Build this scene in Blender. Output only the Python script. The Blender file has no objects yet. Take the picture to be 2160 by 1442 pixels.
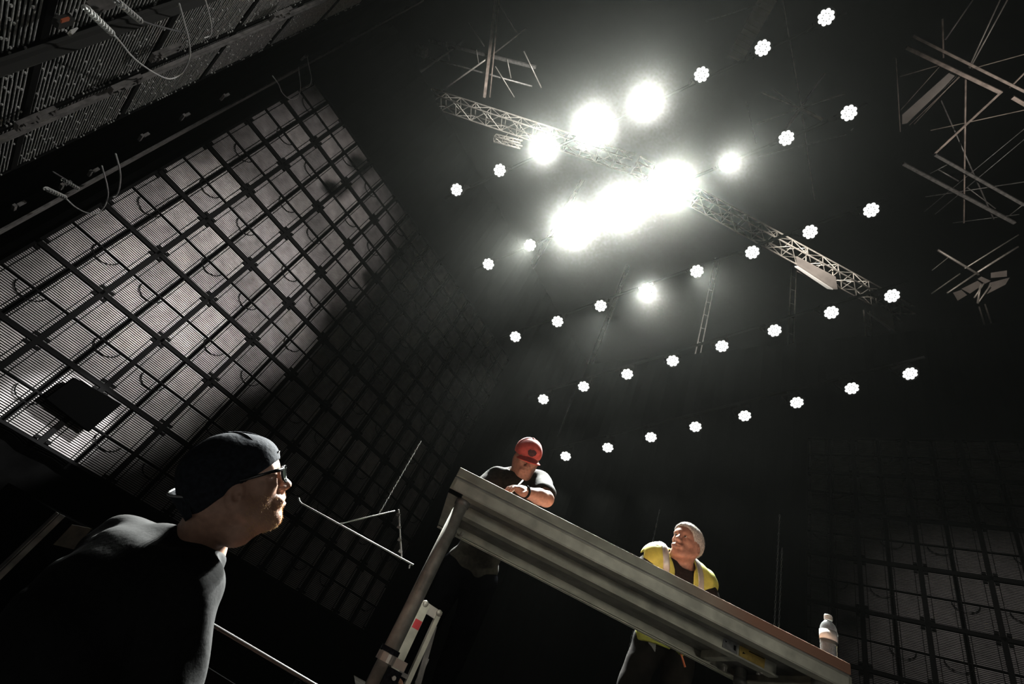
import bpy, math, random
import numpy as np
from mathutils import Vector, Matrix

random.seed(7)
rng = np.random.default_rng(7)
scene = bpy.context.scene
COL = scene.collection

# ---------------------------------------------------------------- camera
FPX = 980.0                                   # focal length in pixels of the 2160 wide frame
CAM = np.array([0.0, 0.0, 1.35])
_u = np.array([637.0, 1170.0, -FPX]); _u /= np.linalg.norm(_u)
_f = np.array([0.0, 0.0, -1.0]); _y = _f - _u * (_f @ _u); _y /= np.linalg.norm(_y)
WM = np.array([np.cross(_y, _u), _y, _u])     # camera axes -> world
cam_data = bpy.data.cameras.new('camera'); cam_data.sensor_width = 36.0
cam_data.lens = 36.0 * FPX / 2160.0; cam_data.clip_start = 0.02; cam_data.clip_end = 200
cam = bpy.data.objects.new('camera', cam_data); COL.objects.link(cam)
cam.matrix_world = Matrix([[*WM[0], CAM[0]], [*WM[1], CAM[1]], [*WM[2], CAM[2]], [0, 0, 0, 1]])
scene.camera = cam

# ---------------------------------------------------------------- exposure, haze, lights
vs = scene.view_settings
scene.display_settings.display_device = 'sRGB'
vs.view_transform = 'Standard'; vs.look = 'None'; vs.exposure = 0.0; vs.gamma = 1.0; vs.use_curve_mapping = False
world = bpy.data.worlds.new('world'); scene.world = world; world.use_nodes = True
wn = world.node_tree.nodes; wl = world.node_tree.links
wn['Background'].inputs[0].default_value = (0.02, 0.022, 0.02, 1); wn['Background'].inputs[1].default_value = 0.0
def V(a): return Vector([float(x) for x in a])
def nrm(a): a = np.asarray(a, float); return a / np.linalg.norm(a)
def ray(x, y): return WM @ np.array([(x - 1080) / FPX, -(y - 721) / FPX, -1.0])
def at(x, y, d): return CAM + ray(x, y) * d
def onz(x, y, z): r = ray(x, y); return CAM + r * (z - CAM[2]) / r[2]
def ony(x, y, yy): r = ray(x, y); return CAM + r * yy / r[1]
def onplane(x, y, p, n): r = ray(x, y); return CAM + r * ((np.asarray(p) - CAM) @ n) / (r @ n)

def aim(o, d, roll=0.0):
    o.rotation_euler = V(d).to_track_quat('-Z', 'Y').to_euler()

def light(name, kind, loc, target, energy, color=(1, 1, 1), size=0.1, angle=40, blend=1.0):
    ld = bpy.data.lights.new(name, kind); ld.energy = energy; ld.color = color
    if kind == 'SPOT':
        ld.spot_size = math.radians(angle); ld.spot_blend = blend; ld.shadow_soft_size = size
    if kind == 'AREA': ld.shape = 'DISK'; ld.size = size
    o = bpy.data.objects.new(name, ld); COL.objects.link(o); o.location = V(loc)
    aim(o, np.asarray(target, float) - np.asarray(loc, float)); return o

# geometry of the venue, in metres
STAGE_Z = 1.22
LO = np.array([-6.8956, 8.3876, 4.0833]); LD = np.array([0.7547, 0.6561, 0.0]); LN = np.array([0.6561, -0.7547, 0.0])      # left screen wall
RO = np.array([10.802, 8.7037, 6.4265]); RD = np.array([0.6153, -0.7883, 0.0]); RN = np.array([-0.7883, -0.6153, 0.0])    # right screen wall
WD = np.array([-0.6157, 0.7880, 0.0]); WN = np.array([0.7880, 0.6157, 0.0]); WO = np.array([-1.198, -0.936, 0.0])          # near wing wall
POD_C = np.array([1.781, 4.743, 7.482]); POD_N = nrm([0.0526, 0.5345, 0.8435])                                            # plane of the lamps
WALL_TOP = 15.65

LAMP_W = 6000.0; LAMP_CONE = 25.0
light('screen_fill_spot', 'SPOT', (2.5, 1.0, 4.5), onplane(230, 730, LO, LN), 5200, (1, .97, .95), 0.12, 23, 1.0)  # first of three unseen spots added to brighten the left screen
light('screen_fill_spot', 'SPOT', (2.5, 1.0, 4.8), onplane(450, 590, LO, LN), 8500, (1, .95, .93), 0.12, 27, 1.0)
light('screen_fill_spot', 'SPOT', (2.5, 1.0, 5.1), onplane(655, 435, LO, LN), 3000, (1, .93, .90), 0.12, 27, 1.0)
light('upright_fill_spot', 'SPOT', (1.0, 2.0, 11.0), at(1430, 640, 20), 16000, (1, .97, .93), 0.2, 24, 1.0)  # spot added out of view to whiten the twin uprights
light('table_fill_spot', 'SPOT', (2.2, -3.5, 1.25), (1.0, 2.3, 2.05), 150, (1, .97, .84), 0.3, 26, 1.0)  # low unseen spot added to lift the table rails and underside
light('screen_corner_fill_spot', 'SPOT', (-2.2, 5.2, 5.2), onplane(100, 890, LO, LN), 4500, (1, 1, 1), 0.05, 16, 0.5)  # added spot standing in for sun on the lower screen corner
light('right_screen_fill_spot', 'SPOT', (3.0, 1.0, 8.5), onplane(2130, 1400, RO, RN), 1500, (1, .93, .88), 0.15, 32, 1.0)  # weak unseen spot added for the right screen slats
light('roof_fill_spot', 'SPOT', (9.0, -2.0, 3.0), at(2080, 200, 17), 7000, (1, .93, .85), 0.3, 36, 1.0)  # spot added from below so the dark roof steel shows
light('truss_fill_spot', 'SPOT', (0.0, 3.0, 12.0), at(1770, 575, 18), 30000, (1, .93, .84), 0.2, 17, 1.0)  # unseen spot added in place of sunlight on the long truss
light('truss_far_fill_spot', 'SPOT', (-1.0, 4.0, 13.0), at(1060, 240, 18), 6500, (1, .97, .92), 0.2, 34, 1.0)  # extra unseen spot added for the left truss
light('truss_corner_fill_spot', 'SPOT', (3.0, 0.0, 10.0), at(2060, 580, 14.6), 3500, (1, .9, .8), 0.2, 12, 1.0)  # narrow added spot that brightens the truss corner
light('wing_fill_spot', 'SPOT', (2.5, 1.5, 9.0), onplane(250, 170, WO, WN), 1000, (1, .98, .95), 0.1, 50, 1.0)  # unseen spot added to bring out the wing slats
light('front_fill_area', 'AREA', (3.5, -9.0, 4.0), (1.5, 3.0, 3.5), 50, (1, .95, .88), 5.0)  # soft fill disc added behind the camera to lift the shaded sides

# ---------------------------------------------------------------- materials
def mat(name, color, rough=0.6, metal=0.0, noise=0.0, scale=20.0, color2=None, bump=0.0, spec=None, coat=0.0):
    m = bpy.data.materials.new(name); m.use_nodes = True
    n = m.node_tree.nodes; l = m.node_tree.links; b = n['Principled BSDF']
    b.inputs['Base Color'].default_value = (*color, 1); b.inputs['Roughness'].default_value = rough
    b.inputs['Metallic'].default_value = metal
    if spec is not None: b.inputs['Specular IOR Level'].default_value = spec
    if coat: b.inputs['Coat Weight'].default_value = coat
    if noise or color2 or bump:
        tc = n.new('ShaderNodeTexCoord'); tx = n.new('ShaderNodeTexNoise'); tx.inputs['Scale'].default_value = scale
        tx.inputs['Detail'].default_value = 5
        l.new(tc.outputs['Object'], tx.inputs['Vector'])
        if noise or color2:
            r = n.new('ShaderNodeValToRGB')
            c2 = color2 or tuple(max(0, c * (1 - noise)) for c in color)
            c1 = color if color2 else tuple(min(1, c * (1 + noise)) for c in color)
            r.color_ramp.elements[0].position = .35; r.color_ramp.elements[1].position = .65
            r.color_ramp.elements[0].color = (*c2, 1); r.color_ramp.elements[1].color = (*c1, 1)
            l.new(tx.outputs['Fac'], r.inputs[0]); l.new(r.outputs[0], b.inputs['Base Color'])
        if bump:
            bp = n.new('ShaderNodeBump'); bp.inputs['Strength'].default_value = bump; bp.inputs['Distance'].default_value = 0.01
            l.new(tx.outputs['Fac'], bp.inputs['Height']); l.new(bp.outputs[0], b.inputs['Normal'])
    return m

def emis(name, color, strength):
    m = bpy.data.materials.new(name); m.use_nodes = True
    n = m.node_tree.nodes; n.clear(); e = n.new('ShaderNodeEmission'); o = n.new('ShaderNodeOutputMaterial')
    e.inputs[0].default_value = (*color, 1); e.inputs[1].default_value = strength
    m.node_tree.links.new(e.outputs[0], o.inputs[0])
    m.cycles.emission_sampling = 'NONE'
    return m

M = dict(
    pitch=mat('pitch_black', (.0006, .0006, .0006), 1.0, spec=0.0),
    rail=mat('dark_rail', (.035, .035, .033), .6, spec=.2),
    black=mat('black_paint', (.006, .006, .006), .8, spec=.15),
    drape=mat('black_drape', (.0014, .0014, .0014), .95, noise=.3, scale=3, spec=0.0),
    deckfloor=mat('stage_floor_black', (.0025, .0023, .002), .9, noise=.3, scale=6, spec=0.0),
    ground=mat('dark_ground', (.010, .010, .010), .9, noise=.3, scale=3, spec=0.0),
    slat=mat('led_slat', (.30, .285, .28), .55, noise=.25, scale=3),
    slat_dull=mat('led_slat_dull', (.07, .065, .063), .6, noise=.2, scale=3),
    slat_wing=mat('wing_slat', (.45, .45, .43), .45, noise=.3, scale=30),
    frame=mat('panel_frame', (.004, .004, .004), .8, spec=.05),
    alu=mat('aluminium', (.52, .51, .43), .5, .55, noise=.25, scale=9, bump=.05),
    alu_dark=mat('dark_aluminium', (.2, .19, .18), .5, .6, noise=.3, scale=12),
    steel=mat('galvanised_tube', (.30, .29, .26), .6, .3, noise=.35, scale=14, bump=.1),
    truss=mat('truss_aluminium', (.45, .42, .38), .45, .5, noise=.2, scale=8),
    roofsteel=mat('roof_steel', (.36, .29, .25), .6, .2, noise=.35, scale=5),
    ply=mat('plywood_edge', (.20, .105, .065), .75, color2=(.11, .07, .05), scale=7, bump=.1),
    plate=mat('awning_sheet', (.28, .25, .23), .4, .3, noise=.15, scale=2),
    cable=mat('white_cable', (.6, .6, .58), .4),
    cable_dark=mat('grey_cable', (.12, .12, .12), .5),
    lens=emis('lamp_lens', (.985, 1.0, .965), 1.15),
    skin=mat('skin', (.36, .20, .14), .55, noise=.12, scale=60, bump=.06),
    skin2=mat('skin_tanned', (.33, .17, .12), .55, noise=.15, scale=60, bump=.06),
    blacktee=mat('black_cotton', (.0042, .0042, .0045), .9, noise=.3, scale=70, bump=.12, spec=.12),
    darktee=mat('charcoal_cotton', (.018, .014, .013), .9, spec=.1, noise=.3, scale=60, bump=.15),
    browntee=mat('grey_brown_cotton', (.016, .014, .0115), .9, spec=.1, noise=.3, scale=50, bump=.15),
    navycap=mat('dark_navy_cap', (.011, .0125, .017), .9, noise=.35, scale=90, bump=.2, spec=.1),
    redcap=mat('red_cap', (.50, .075, .065), .75, noise=.12, scale=60, bump=.1),
    vest=mat('yellow_vest', (.52, .52, .10), .7, noise=.12, scale=30, bump=.08),
    tape=mat('reflective_tape', (.5, .5, .47), .35, .3),
    trousers=mat('dark_trousers', (.012, .0095, .0085), .9, color2=(.005, .0045, .004), scale=12, bump=.3, spec=.05),
    denim=mat('black_trousers', (.002, .002, .0025), .9, noise=.2, scale=30, bump=.2, spec=0.0),
    shoe=mat('black_shoes', (.02, .02, .02), .5),
    greyhair=mat('grey_hair', (.48, .46, .43), .8, noise=.3, scale=120, bump=.3),
    beard=mat('ginger_beard', (.55, .37, .19), .7),
    plastic=mat('black_plastic', (.01, .01, .01), .15),
    darklens=mat('dark_glass', (.008, .010, .008), .05),
    eye=mat('eye_white', (.6, .57, .52), .3), iris=mat('iris', (.03, .025, .02), .2),
    white=mat('white_tag', (.8, .8, .78), .6),
    red=mat('red_tape', (.55, .03, .04), .6), yellow=mat('yellow_sticker', (.45, .30, .06), .6, noise=.2, scale=40),
    grey=mat('grey_sticker', (.20, .20, .20), .6, noise=.2, scale=40), orange=mat('orange_label', (.5, .12, .05), .6),
    emblem=mat('dark_emblem', (.05, .012, .014), .8),
    case=mat('case_laminate', (.005, .006, .006), .6, spec=.1), beige=mat('beige_label', (.05, .042, .03), .7, noise=.3, scale=20),
)
def glass(name, color, rough=0.02, ior=1.45):
    m = mat(name, color, rough); b = m.node_tree.nodes['Principled BSDF']
    b.inputs['Transmission Weight'].default_value = 1.0; b.inputs['IOR'].default_value = ior; return m
M['pet'] = glass('clear_plastic', (.95, .97, .97), .12, 1.3); M['pet'].node_tree.nodes['Principled BSDF'].inputs['Transmission Weight'].default_value = .88
M['water'] = glass('water', (.97, .99, 1.0), 0.0, 1.33)

# ---------------------------------------------------------------- mesh helpers
class MB:
    def __init__(s): s.v = []; s.f = []
    def add(s, vs_, fs):
        o = len(s.v); s.v += [tuple(map(float, p)) for p in vs_]; s.f += [tuple(i + o for i in q) for q in fs]; return s
    def box(s, c, size, R=None):
        c = np.asarray(c, float); h = np.asarray(size, float) / 2; R = np.eye(3) if R is None else np.asarray(R, float)
        vs_ = [c + R @ (h * np.array(q)) for q in ((-1,-1,-1),(1,-1,-1),(1,1,-1),(-1,1,-1),(-1,-1,1),(1,-1,1),(1,1,1),(-1,1,1))]
        return s.add(vs_, [(0,3,2,1),(4,5,6,7),(0,1,5,4),(1,2,6,5),(2,3,7,6),(3,0,4,7)])
    def bar(s, a, b, w, h, up=(0, 0, 1)):
        a = np.asarray(a, float); b = np.asarray(b, float); x = nrm(b - a)
        up = np.asarray(up, float)
        if abs(x @ nrm(up)) > .98: up = np.array([1.0, .2, 0])
        y = nrm(np.cross(up, x)); z = np.cross(x, y)
        return s.box((a + b) / 2, (np.linalg.norm(b - a), w, h), np.array([x, y, z]).T)
    def tube(s, pts, r, n=8, cap=True):
        P = [np.asarray(p, float) for p in pts]; k = len(P); rr = r if hasattr(r, '__len__') else [r] * k
        t0 = nrm(P[1] - P[0]); u = np.cross(t0, (0, 0, 1) if abs(t0[2]) < .9 else (1, 0, 0)); u = nrm(u)
        vs_ = []
        for i in range(k):
            t = nrm(P[min(i + 1, k - 1)] - P[max(i - 1, 0)]); u = nrm(u - t * (u @ t)); w = np.cross(t, u)
            for j in range(n):
                a = 2 * math.pi * j / n; vs_.append(P[i] + rr[i] * (math.cos(a) * u + math.sin(a) * w))
        fs = [(i*n+j, i*n+(j+1)%n, (i+1)*n+(j+1)%n, (i+1)*n+j) for i in range(k-1) for j in range(n)]
        if cap: fs += [tuple(range(n))[::-1], tuple(range((k-1)*n, k*n))]
        return s.add(vs_, fs)
    def lathe(s, prof, n=24, R=None, o=(0, 0, 0)):
        R = np.eye(3) if R is None else R; o = np.asarray(o, float); vs_ = []
        for r, z in prof:
            for j in range(n):
                a = 2 * math.pi * j / n; vs_.append(o + R @ np.array([r * math.cos(a), r * math.sin(a), z]))
        k = len(prof)
        fs = [(i*n+j, i*n+(j+1)%n, (i+1)*n+(j+1)%n, (i+1)*n+j) for i in range(k-1) for j in range(n)]
        if prof[0][0] > 1e-6: fs.append(tuple(range(n))[::-1])
        if prof[-1][0] > 1e-6: fs.append(tuple(range((k-1)*n, k*n)))
        return s.add(vs_, fs)
    def prism(s, poly, d):                      # polygon of 3d points pushed along vector d
        n = len(poly); poly = [np.asarray(p, float) for p in poly]; d = np.asarray(d, float)
        fs = [tuple(range(n))[::-1], tuple(range(n, 2*n))] + [(i, (i+1)%n, (i+1)%n+n, i+n) for i in range(n)]
        return s.add(poly + [p + d for p in poly], fs)

def link(name, mesh, material, parent=None, loc=None):
    o = bpy.data.objects.new(name, mesh); COL.objects.link(o)
    if material is not None and not mesh.materials: mesh.materials.append(material)
    if parent is not None: o.parent = parent
    if loc is not None: o.location = V(loc)
    return o

def build(name, mb, material, parent=None, org=None, smooth=False, bevel=0.0):
    """org: world point the coordinates are taken from (a thing's location)."""
    v = np.array(mb.v, float)
    if org is None and parent is not None: org = ORG.get(parent.name)
    if org is not None: v = v - np.asarray(org, float)
    me = bpy.data.meshes.new(name); me.from_pydata(v.tolist(), [], mb.f); me.update()
    if smooth: me.polygons.foreach_set('use_smooth', [True] * len(me.polygons))
    o = link(name, me, material, parent)
    if bevel:
        md = o.modifiers.new('bevel', 'BEVEL'); md.width = bevel; md.segments = 2; md.limit_method = 'ANGLE'
    return o

ORG = {}
def tag(o, label, cat, group=None):
    o['label'] = label; o['category'] = cat
    if group: o['group'] = group
    return o
def thing(name, label, cat, loc, group=None):
    o = bpy.data.objects.new(name, None); COL.objects.link(o); o.location = V(loc); o.empty_display_size = .1
    ORG[o.name] = np.array([*o.location][:3]); return tag(o, label, cat, group)
def solo(name, mb, material, label, cat, group=None, smooth=False, loc=None):
    v = np.array(mb.v, float); c = np.asarray(loc, float) if loc is not None else np.array([*v.mean(0)[:2], v[:, 2].min()])
    o = build(name, mb, material, None, c, smooth); o.location = V(c); return tag(o, label, cat, group)
def struct(name, mb, material, smooth=False):
    o = build(name, mb, material, None, None, smooth); o['kind'] = 'structure'; return o
def put(o, loc, R):
    o.matrix_world = Matrix([[*R[0], loc[0]], [*R[1], loc[1]], [*R[2], loc[2]], [0, 0, 0, 1]])
def copy_tree(o, parent=None, label=None):
    kids = list(o.children); c = o.copy(); COL.objects.link(c)
    if parent is not None: c.parent = parent
    if label: c['label'] = label
    for k in kids: copy_tree(k, c)
    return c
ORDN = ['first', 'second', 'third', 'fourth', 'fifth', 'sixth', 'seventh', 'eighth', 'ninth', 'tenth', 'eleventh']

# ================================================================ setting
def slab(name, poly, z0, z1, m):
    mb = MB(); mb.prism([(x, y, z0) for x, y in poly], (0, 0, z1 - z0)); return struct(name, mb, m)
slab('floor', [(-14, -14), (22, -14), (22, 26), (-14, 26)], -0.1, 0.0, M['ground'])
slab('stage_floor', [(.125, 2.0), (4.5, 1.6), (4.5, 3.62), (.125, 3.62)], STAGE_Z - .06, STAGE_Z, M['deckfloor'])
slab('trim_1', [(.14, 2.02), (4.48, 1.63), (4.48, 3.6), (.14, 3.6)], 0, STAGE_Z - .06, M['drape'])
def wall(name, o, d, n, s0, s1, z0, z1, back, m):
    a = o + d * s0 - n * back; b = o + d * s1 - n * back
    # hung cloth: shallow vertical folds
    N = int((s1 - s0) / .22); top = []
    for i in range(N + 1):
        p = a + (b - a) * i / N + n * (.03 * math.sin(i * 2.1) + .02 * math.sin(i * .9)); top.append(p)
    mb = MB(); vs_ = []
    for p in top: vs_ += [(p[0], p[1], z0), (p[0], p[1], z1)]
    for p in top: q = p - n * .05; vs_ += [(q[0], q[1], z0), (q[0], q[1], z1)]
    K = 2 * (N + 1); fs = []
    for i in range(N):
        fs += [(2*i, 2*i+2, 2*i+3, 2*i+1), (K+2*i, K+2*i+1, K+2*i+3, K+2*i+2), (2*i+1, 2*i+3, K+2*i+3, K+2*i+1), (2*i, K+2*i, K+2*i+2, 2*i+2)]
    mb.add(vs_, fs); struct(name, mb, m)
LOz = np.array([LO[0], LO[1], 0]); ROz = np.array([RO[0], RO[1], 0])
wall('wall_left', LOz, LD, LN, -1.35, 14.6, 0, WALL_TOP, .22, M['drape'])
wall('wall_right', ROz, RD, RN, -12.2, 5.5, 0, WALL_TOP, .22, M['drape'])
wall('wall_wing', WO, WD, WN, -3.0, 10.8, 0, WALL_TOP, .22, M['drape'])
slab('ceiling', [(-14, -14), (30, -14), (30, 34), (-14, 34)], 24.0, 24.1, M['drape'])

# haze box added low for the glow around the lamps: thin, strongly forward-scattering fog
HAZE = 0.0010
mh = bpy.data.materials.new('low_haze'); mh.use_nodes = True; hn = mh.node_tree.nodes; hn.clear()
ho = hn.new('ShaderNodeOutputMaterial'); hs = hn.new('ShaderNodeVolumeScatter'); hs.inputs['Color'].default_value = (.97, 1.0, .93, 1)
hs.inputs['Density'].default_value = HAZE; hs.inputs['Anisotropy'].default_value = 0.978; mh.node_tree.links.new(hs.outputs[0], ho.inputs['Volume'])
_hp = [LN[:2] * 0 + (WO + WD * s + WN * .45)[:2] for s in (-4.0, 7.6)] + [np.array(q) for q in ((-1.2, 8.8), (9.0, 6.5), (9.5, -4.0))]
mb = MB(); mb.prism([(*q, .03) for q in _hp[::-1]], (0, 0, 4.4)); o = build('haze', mb, mh); o['kind'] = 'stuff'; tag(o, 'thin grey haze hanging low over the stage', 'haze')

# ================================================================ lamps
LAMPS = [[(963,400),(1054,359),(1152,314),(1254,270),(1362,220),(1480,157),(1609,101),(1743,36)],
 [(1030,557),(1118,517),(1211,477),(1310,438),(1415,393),(1533,345),(1659,291),(1791,238)],
 [(1087,710),(1176,678),(1267,645),(1364,610),(1470,572),(1587,532),(1709,489),(1838,443)],
 [(1146,842),(1231,815),(1323,789),(1419,761),(1523,730),(1634,697),(1754,659),(1882,624)],
 [(1193,962),(1282,944),(1373,922),(1467,900),(1571,877),(1681,849),(1797,819),(1920,788)]]
lz = -POD_N; lx = nrm(np.array([.6434, -.6642, .3807]) - lz * (np.array([.6434, -.6642, .3807]) @ lz)); ly = np.cross(lz, lx)
LR = np.array([lx, ly, lz]).T
def make_lamp():
    t = bpy.data.objects.new('stage_lamp', None); COL.objects.link(t)
    hb = MB(); hb.lathe([(0, -.20), (.05, -.20), (.085, -.17), (.10, -.10), (.118, -.05), (.126, -.005), (.126, .012), (.121, .012), (.119, -.006), (0, -.006)], 28)
    for i in range(7):
        hb.lathe([(.088 + .004 * i, -.165 + .02 * i), (.104 + .003 * i, -.163 + .02 * i), (.104 + .003 * i, -.158 + .02 * i), (.09 + .004 * i, -.156 + .02 * i)], 20)
    build('housing', hb, M['black'], t, np.zeros(3), smooth=False)
    lb = MB()
    def dome(cx, cy, r):
        lb.lathe([(r, 0), (r * .9, .006), (r * .55, .011), (0, .013)], 12, None, (cx, cy, -.005))
    dome(0, 0, .0468)
    for i in range(8):
        a = 2 * math.pi * (i + .3) / 8; dome(.079 * math.cos(a), .079 * math.sin(a), .0345)
    build('lens_array', lb, M['lens'], t, np.zeros(3))
    yb = MB()
    for sx in (-1, 1):
        yb.box((sx * .145, 0, -.2), (.012, .05, .30)); yb.tube([(sx * .12, 0, -.08), (sx * .16, 0, -.08)], .016, 10)
    yb.box((0, 0, -.345), (.30, .05, .014))
    build('yoke', yb, M['black'], t, np.zeros(3))
    cb = MB(); cb.box((0, 0, -.385), (.05, .06, .07)); cb.tube([(-.03, 0, -.42), (.03, 0, -.42)], .042, 10)
    build('clamp', cb, M['black'], t, np.zeros(3))
    return t
lamp0 = make_lamp()
ROWW = ['top', 'second', 'third', 'fourth', 'bottom']
for r, row in enumerate(LAMPS):
    for c, (px, py) in enumerate(row):
        p = onplane(px, py, POD_C, POD_N)
        lab = 'round white-glowing stage lamp, %s in the %s row of the grid' % (
            (ORDN[c] + ' from left') if c < 7 else 'last on the right', ROWW[r])
        lm = lamp0 if (r, c) == (0, 0) else copy_tree(lamp0)
        put(lm, p, LR * .92); tag(lm, lab, 'lamp', 'lamps of the hanging grid')
        ld = bpy.data.lights.new('lamp_beam', 'SPOT'); ld.energy = LAMP_W; ld.spot_size = math.radians(LAMP_CONE); ld.spot_blend = 1.0
        ld.shadow_soft_size = 0.0; ld.color = (.97, 1.0, .95)
        lo = bpy.data.objects.new('lamp_beam', ld); COL.objects.link(lo); lo.parent = lm
        lo.location = (0, 0, .03); lo.rotation_euler = (math.pi, 0, 0)
    a = onplane(*row[0], POD_C, POD_N); b = onplane(*row[-1], POD_C, POD_N); d = nrm(b - a)
    a = a - d * .4 + POD_N * .42; b = b + d * .4 + POD_N * .42
    mb = MB(); mb.tube([a, b], .024, 10)
    solo('hanging_pipe', mb, M['black'], 'thin black pipe carrying the %s row of stage lamps' % ROWW[r], 'pipe', 'pipes of the lamp grid', True)

# ================================================================ slatted video panels
PW, PH = 1.1765, 1.2
def make_panel(slat_mats, w=PW, seed=1):
    rr = random.Random(seed)
    t = bpy.data.objects.new('video_panel', None); COL.objects.link(t)
    fb = MB()
    for x in (.022, w - .022): fb.box((x, PH / 2, .04), (.044, PH, .09))
    for y in (.02, PH - .02): fb.box((w / 2, y, .04), (w, .04, .09))
    fb.box((w / 2 - .028, PH / 2, .04), (.014, PH, .06)); fb.box((w / 2 + .028, PH / 2, .04), (.014, PH, .06))
    fb.box((w / 2, PH / 2 + .005, .035), (w, .022, .05))
    for q in (.115, w / 2 - .085, w / 2 + .085, w - .115): fb.box((q, PH / 2, .036), (.012, PH, .02))
    for cx in (.09, w - .09):
        for cy in (.09, PH - .09): fb.box((cx, cy, .06), (.07, .05, .05))
    build('frame', fb, M['frame'], t, np.zeros(3))
    n = 16; tw = w / 2 - .07
    for a in range(2):
        for b in range(2):
            mb = MB(); y0 = .045 + b * .575; x0 = .048 + a * (w / 2)
            for s in range(n):
                y = y0 + (s + .5) * .535 / n
                mb.box((x0 + tw / 2, y, .012), (tw, .0175, .018))
            build('slat_tile', mb, slat_mats[rr.randrange(len(slat_mats))], t, np.zeros(3))
    cx = w * (.35 + .3 * rr.random()); pts = []
    for i in range(13):
        q = i / 12; pts.append((cx + .22 * math.cos(math.pi * (1 + q)) , .56 - .17 * math.sin(math.pi * q), .075))
    mb = MB(); mb.tube(pts, .009, 6); build('cable', mb, M['frame'], t, np.zeros(3), True)
    return t
SM = [M['slat'], mat('led_slat_pale', (.40, .38, .365), .55, noise=.25, scale=3), mat('led_slat_grey', (.22, .21, .205), .55, noise=.25, scale=3)]
protos = [make_panel(SM, seed=s) for s in range(4)]
used = [False] * 4
def row_word(k, kmax): return ORDN[kmax - k]
def fill_wall(O, D, N, cols, rows, word, grp, ps, us, skip=()):
    R = np.array([D, (0, 0, 1), N]).T; n = 0
    for ci, s in enumerate(cols):
        for ri, z in enumerate(rows):
            if (ci, ri) in skip: continue
            j = (ci * 7 + ri * 3) % len(ps)
            o = ps[j] if not us[j] else copy_tree(ps[j]); us[j] = True
            put(o, np.array([O[0], O[1], 0]) + D * s + np.array([0, 0, z]), R)
            tag(o, 'slatted video panel, %s, column %s from %s, row %s from top' % (word[0], ORDN[ci], word[1], ORDN[len(rows) - 1 - ri]), 'video panel', grp)
fill_wall(LO, LD, LN, [PW * i for i in range(-1, 8)], [LO[2] + PH * k for k in range(-2, 6)], ('left rear screen', 'the left'), 'panels of the left rear screen', protos, used)
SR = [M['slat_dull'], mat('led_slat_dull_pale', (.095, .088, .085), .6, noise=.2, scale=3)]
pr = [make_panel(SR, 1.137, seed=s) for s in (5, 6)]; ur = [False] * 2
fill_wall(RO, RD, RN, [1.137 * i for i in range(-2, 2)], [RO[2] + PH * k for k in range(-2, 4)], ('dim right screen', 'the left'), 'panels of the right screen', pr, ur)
def make_wing(seed):
    w = 1.19; rr = random.Random(seed); t = bpy.data.objects.new('video_panel', None); COL.objects.link(t); fb = MB()
    for x in (.02, w - .02): fb.box((x, PH / 2, .02), (.04, PH, .05))
    for y in (.015, PH - .015): fb.box((w / 2, y, .02), (w, .03, .05))
    build('frame', fb, M['frame'], t, np.zeros(3))
    sb = MB()
    for k in range(34):
        y = .045 + k * .0333; x = .05
        while x < w - .06:                       # each bar is a run of modules, jogging slightly
            L = min(rr.uniform(.12, .3), w - .05 - x); sb.box((x + L / 2, y + rr.uniform(-.0006, .0006), .03 + rr.uniform(-.0015, .0015)), (L, .008, .007))
            if rr.random() < .35: sb.box((x + L, y, .046), (.02, .011, .010))
            x += L + .002
    build('slat_tile', sb, M['slat_wing'], t, np.zeros(3))
    for q in (.3, .85):
        cb = MB(); cb.box((w * q, PH / 2, -.03), (.05, PH, .03)); build('rib', cb, M['frame'], t, np.zeros(3))
    return t
pw = [make_wing(8), make_wing(9)]; uw = [False] * 2
fill_wall(WO, WD, WN, [2.98, 4.18, 5.38], [2.2 + PH * k for k in range(0, 6)], ('near wing screen', 'its near end'), 'panels of the near wing screen', pw, uw)

# ================================================================ trusses and roof steel
def proj(p):
    q = WM.T @ (np.asarray(p, float) - CAM); return 1080 + FPX * q[0] / -q[2], 721 - FPX * q[1] / -q[2]
def ztop(xy, py):
    lo, hi = 1.0, 24.0
    for _ in range(40):
        m = (lo + hi) / 2
        if proj((xy[0], xy[1], m))[1] > py: lo = m
        else: hi = m
    return lo
def box_truss(name, label, a, b, w, h, bay, m, grp=None, cat='truss'):
    a = np.asarray(a, float); b = np.asarray(b, float); t = thing(name, label, cat, a, grp)
    d = nrm(b - a); L = np.linalg.norm(b - a)
    up = np.array([0, 0, 1.0]) if abs(d[2]) < .9 else np.array([0, 1.0, 0]); s = nrm(np.cross(d, up)); up = np.cross(s, d)
    cor = [s * w / 2 * i + up * h / 2 * j for i, j in ((-1, -1), (1, -1), (1, 1), (-1, 1))]
    for c in cor:
        mb = MB(); mb.tube([a + c, b + c], .028, 8); build('chord', mb, m, t, smooth=True)
    lb = MB(); n = max(1, int(round(L / bay)))
    for i in range(n):
        p = a + d * L * i / n; q = a + d * L * (i + 1) / n
        for j in range(4):
            c0, c1 = cor[j], cor[(j + 1) % 4]
            lb.tube([p + c0, p + c1], .014, 6); lb.tube(([p + c0, q + c1] if i % 2 else [p + c1, q + c0]), .014, 6)
    build('lacing', lb, m, t)
    return t
TZ = 17.2
tr = box_truss('lighting_truss', 'aluminium box truss behind the lamps, from the left screen edge to the brightest lamps', onz(905, 205, TZ), onz(1332, 345, TZ), .5, .4, .6, M['truss'])
tr = box_truss('lighting_truss', 'aluminium box truss behind the lamps, from the brightest lamps to the awnings', onz(1340, 348, TZ), onz(1915, 662, TZ), .5, .4, .6, M['truss'])
def sheet(t, name, px, z, m, th=.04):
    mb = MB(); mb.prism([onz(x, y, z) for x, y in px], (0, 0, th)); return build(name, mb, m, t)
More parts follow.
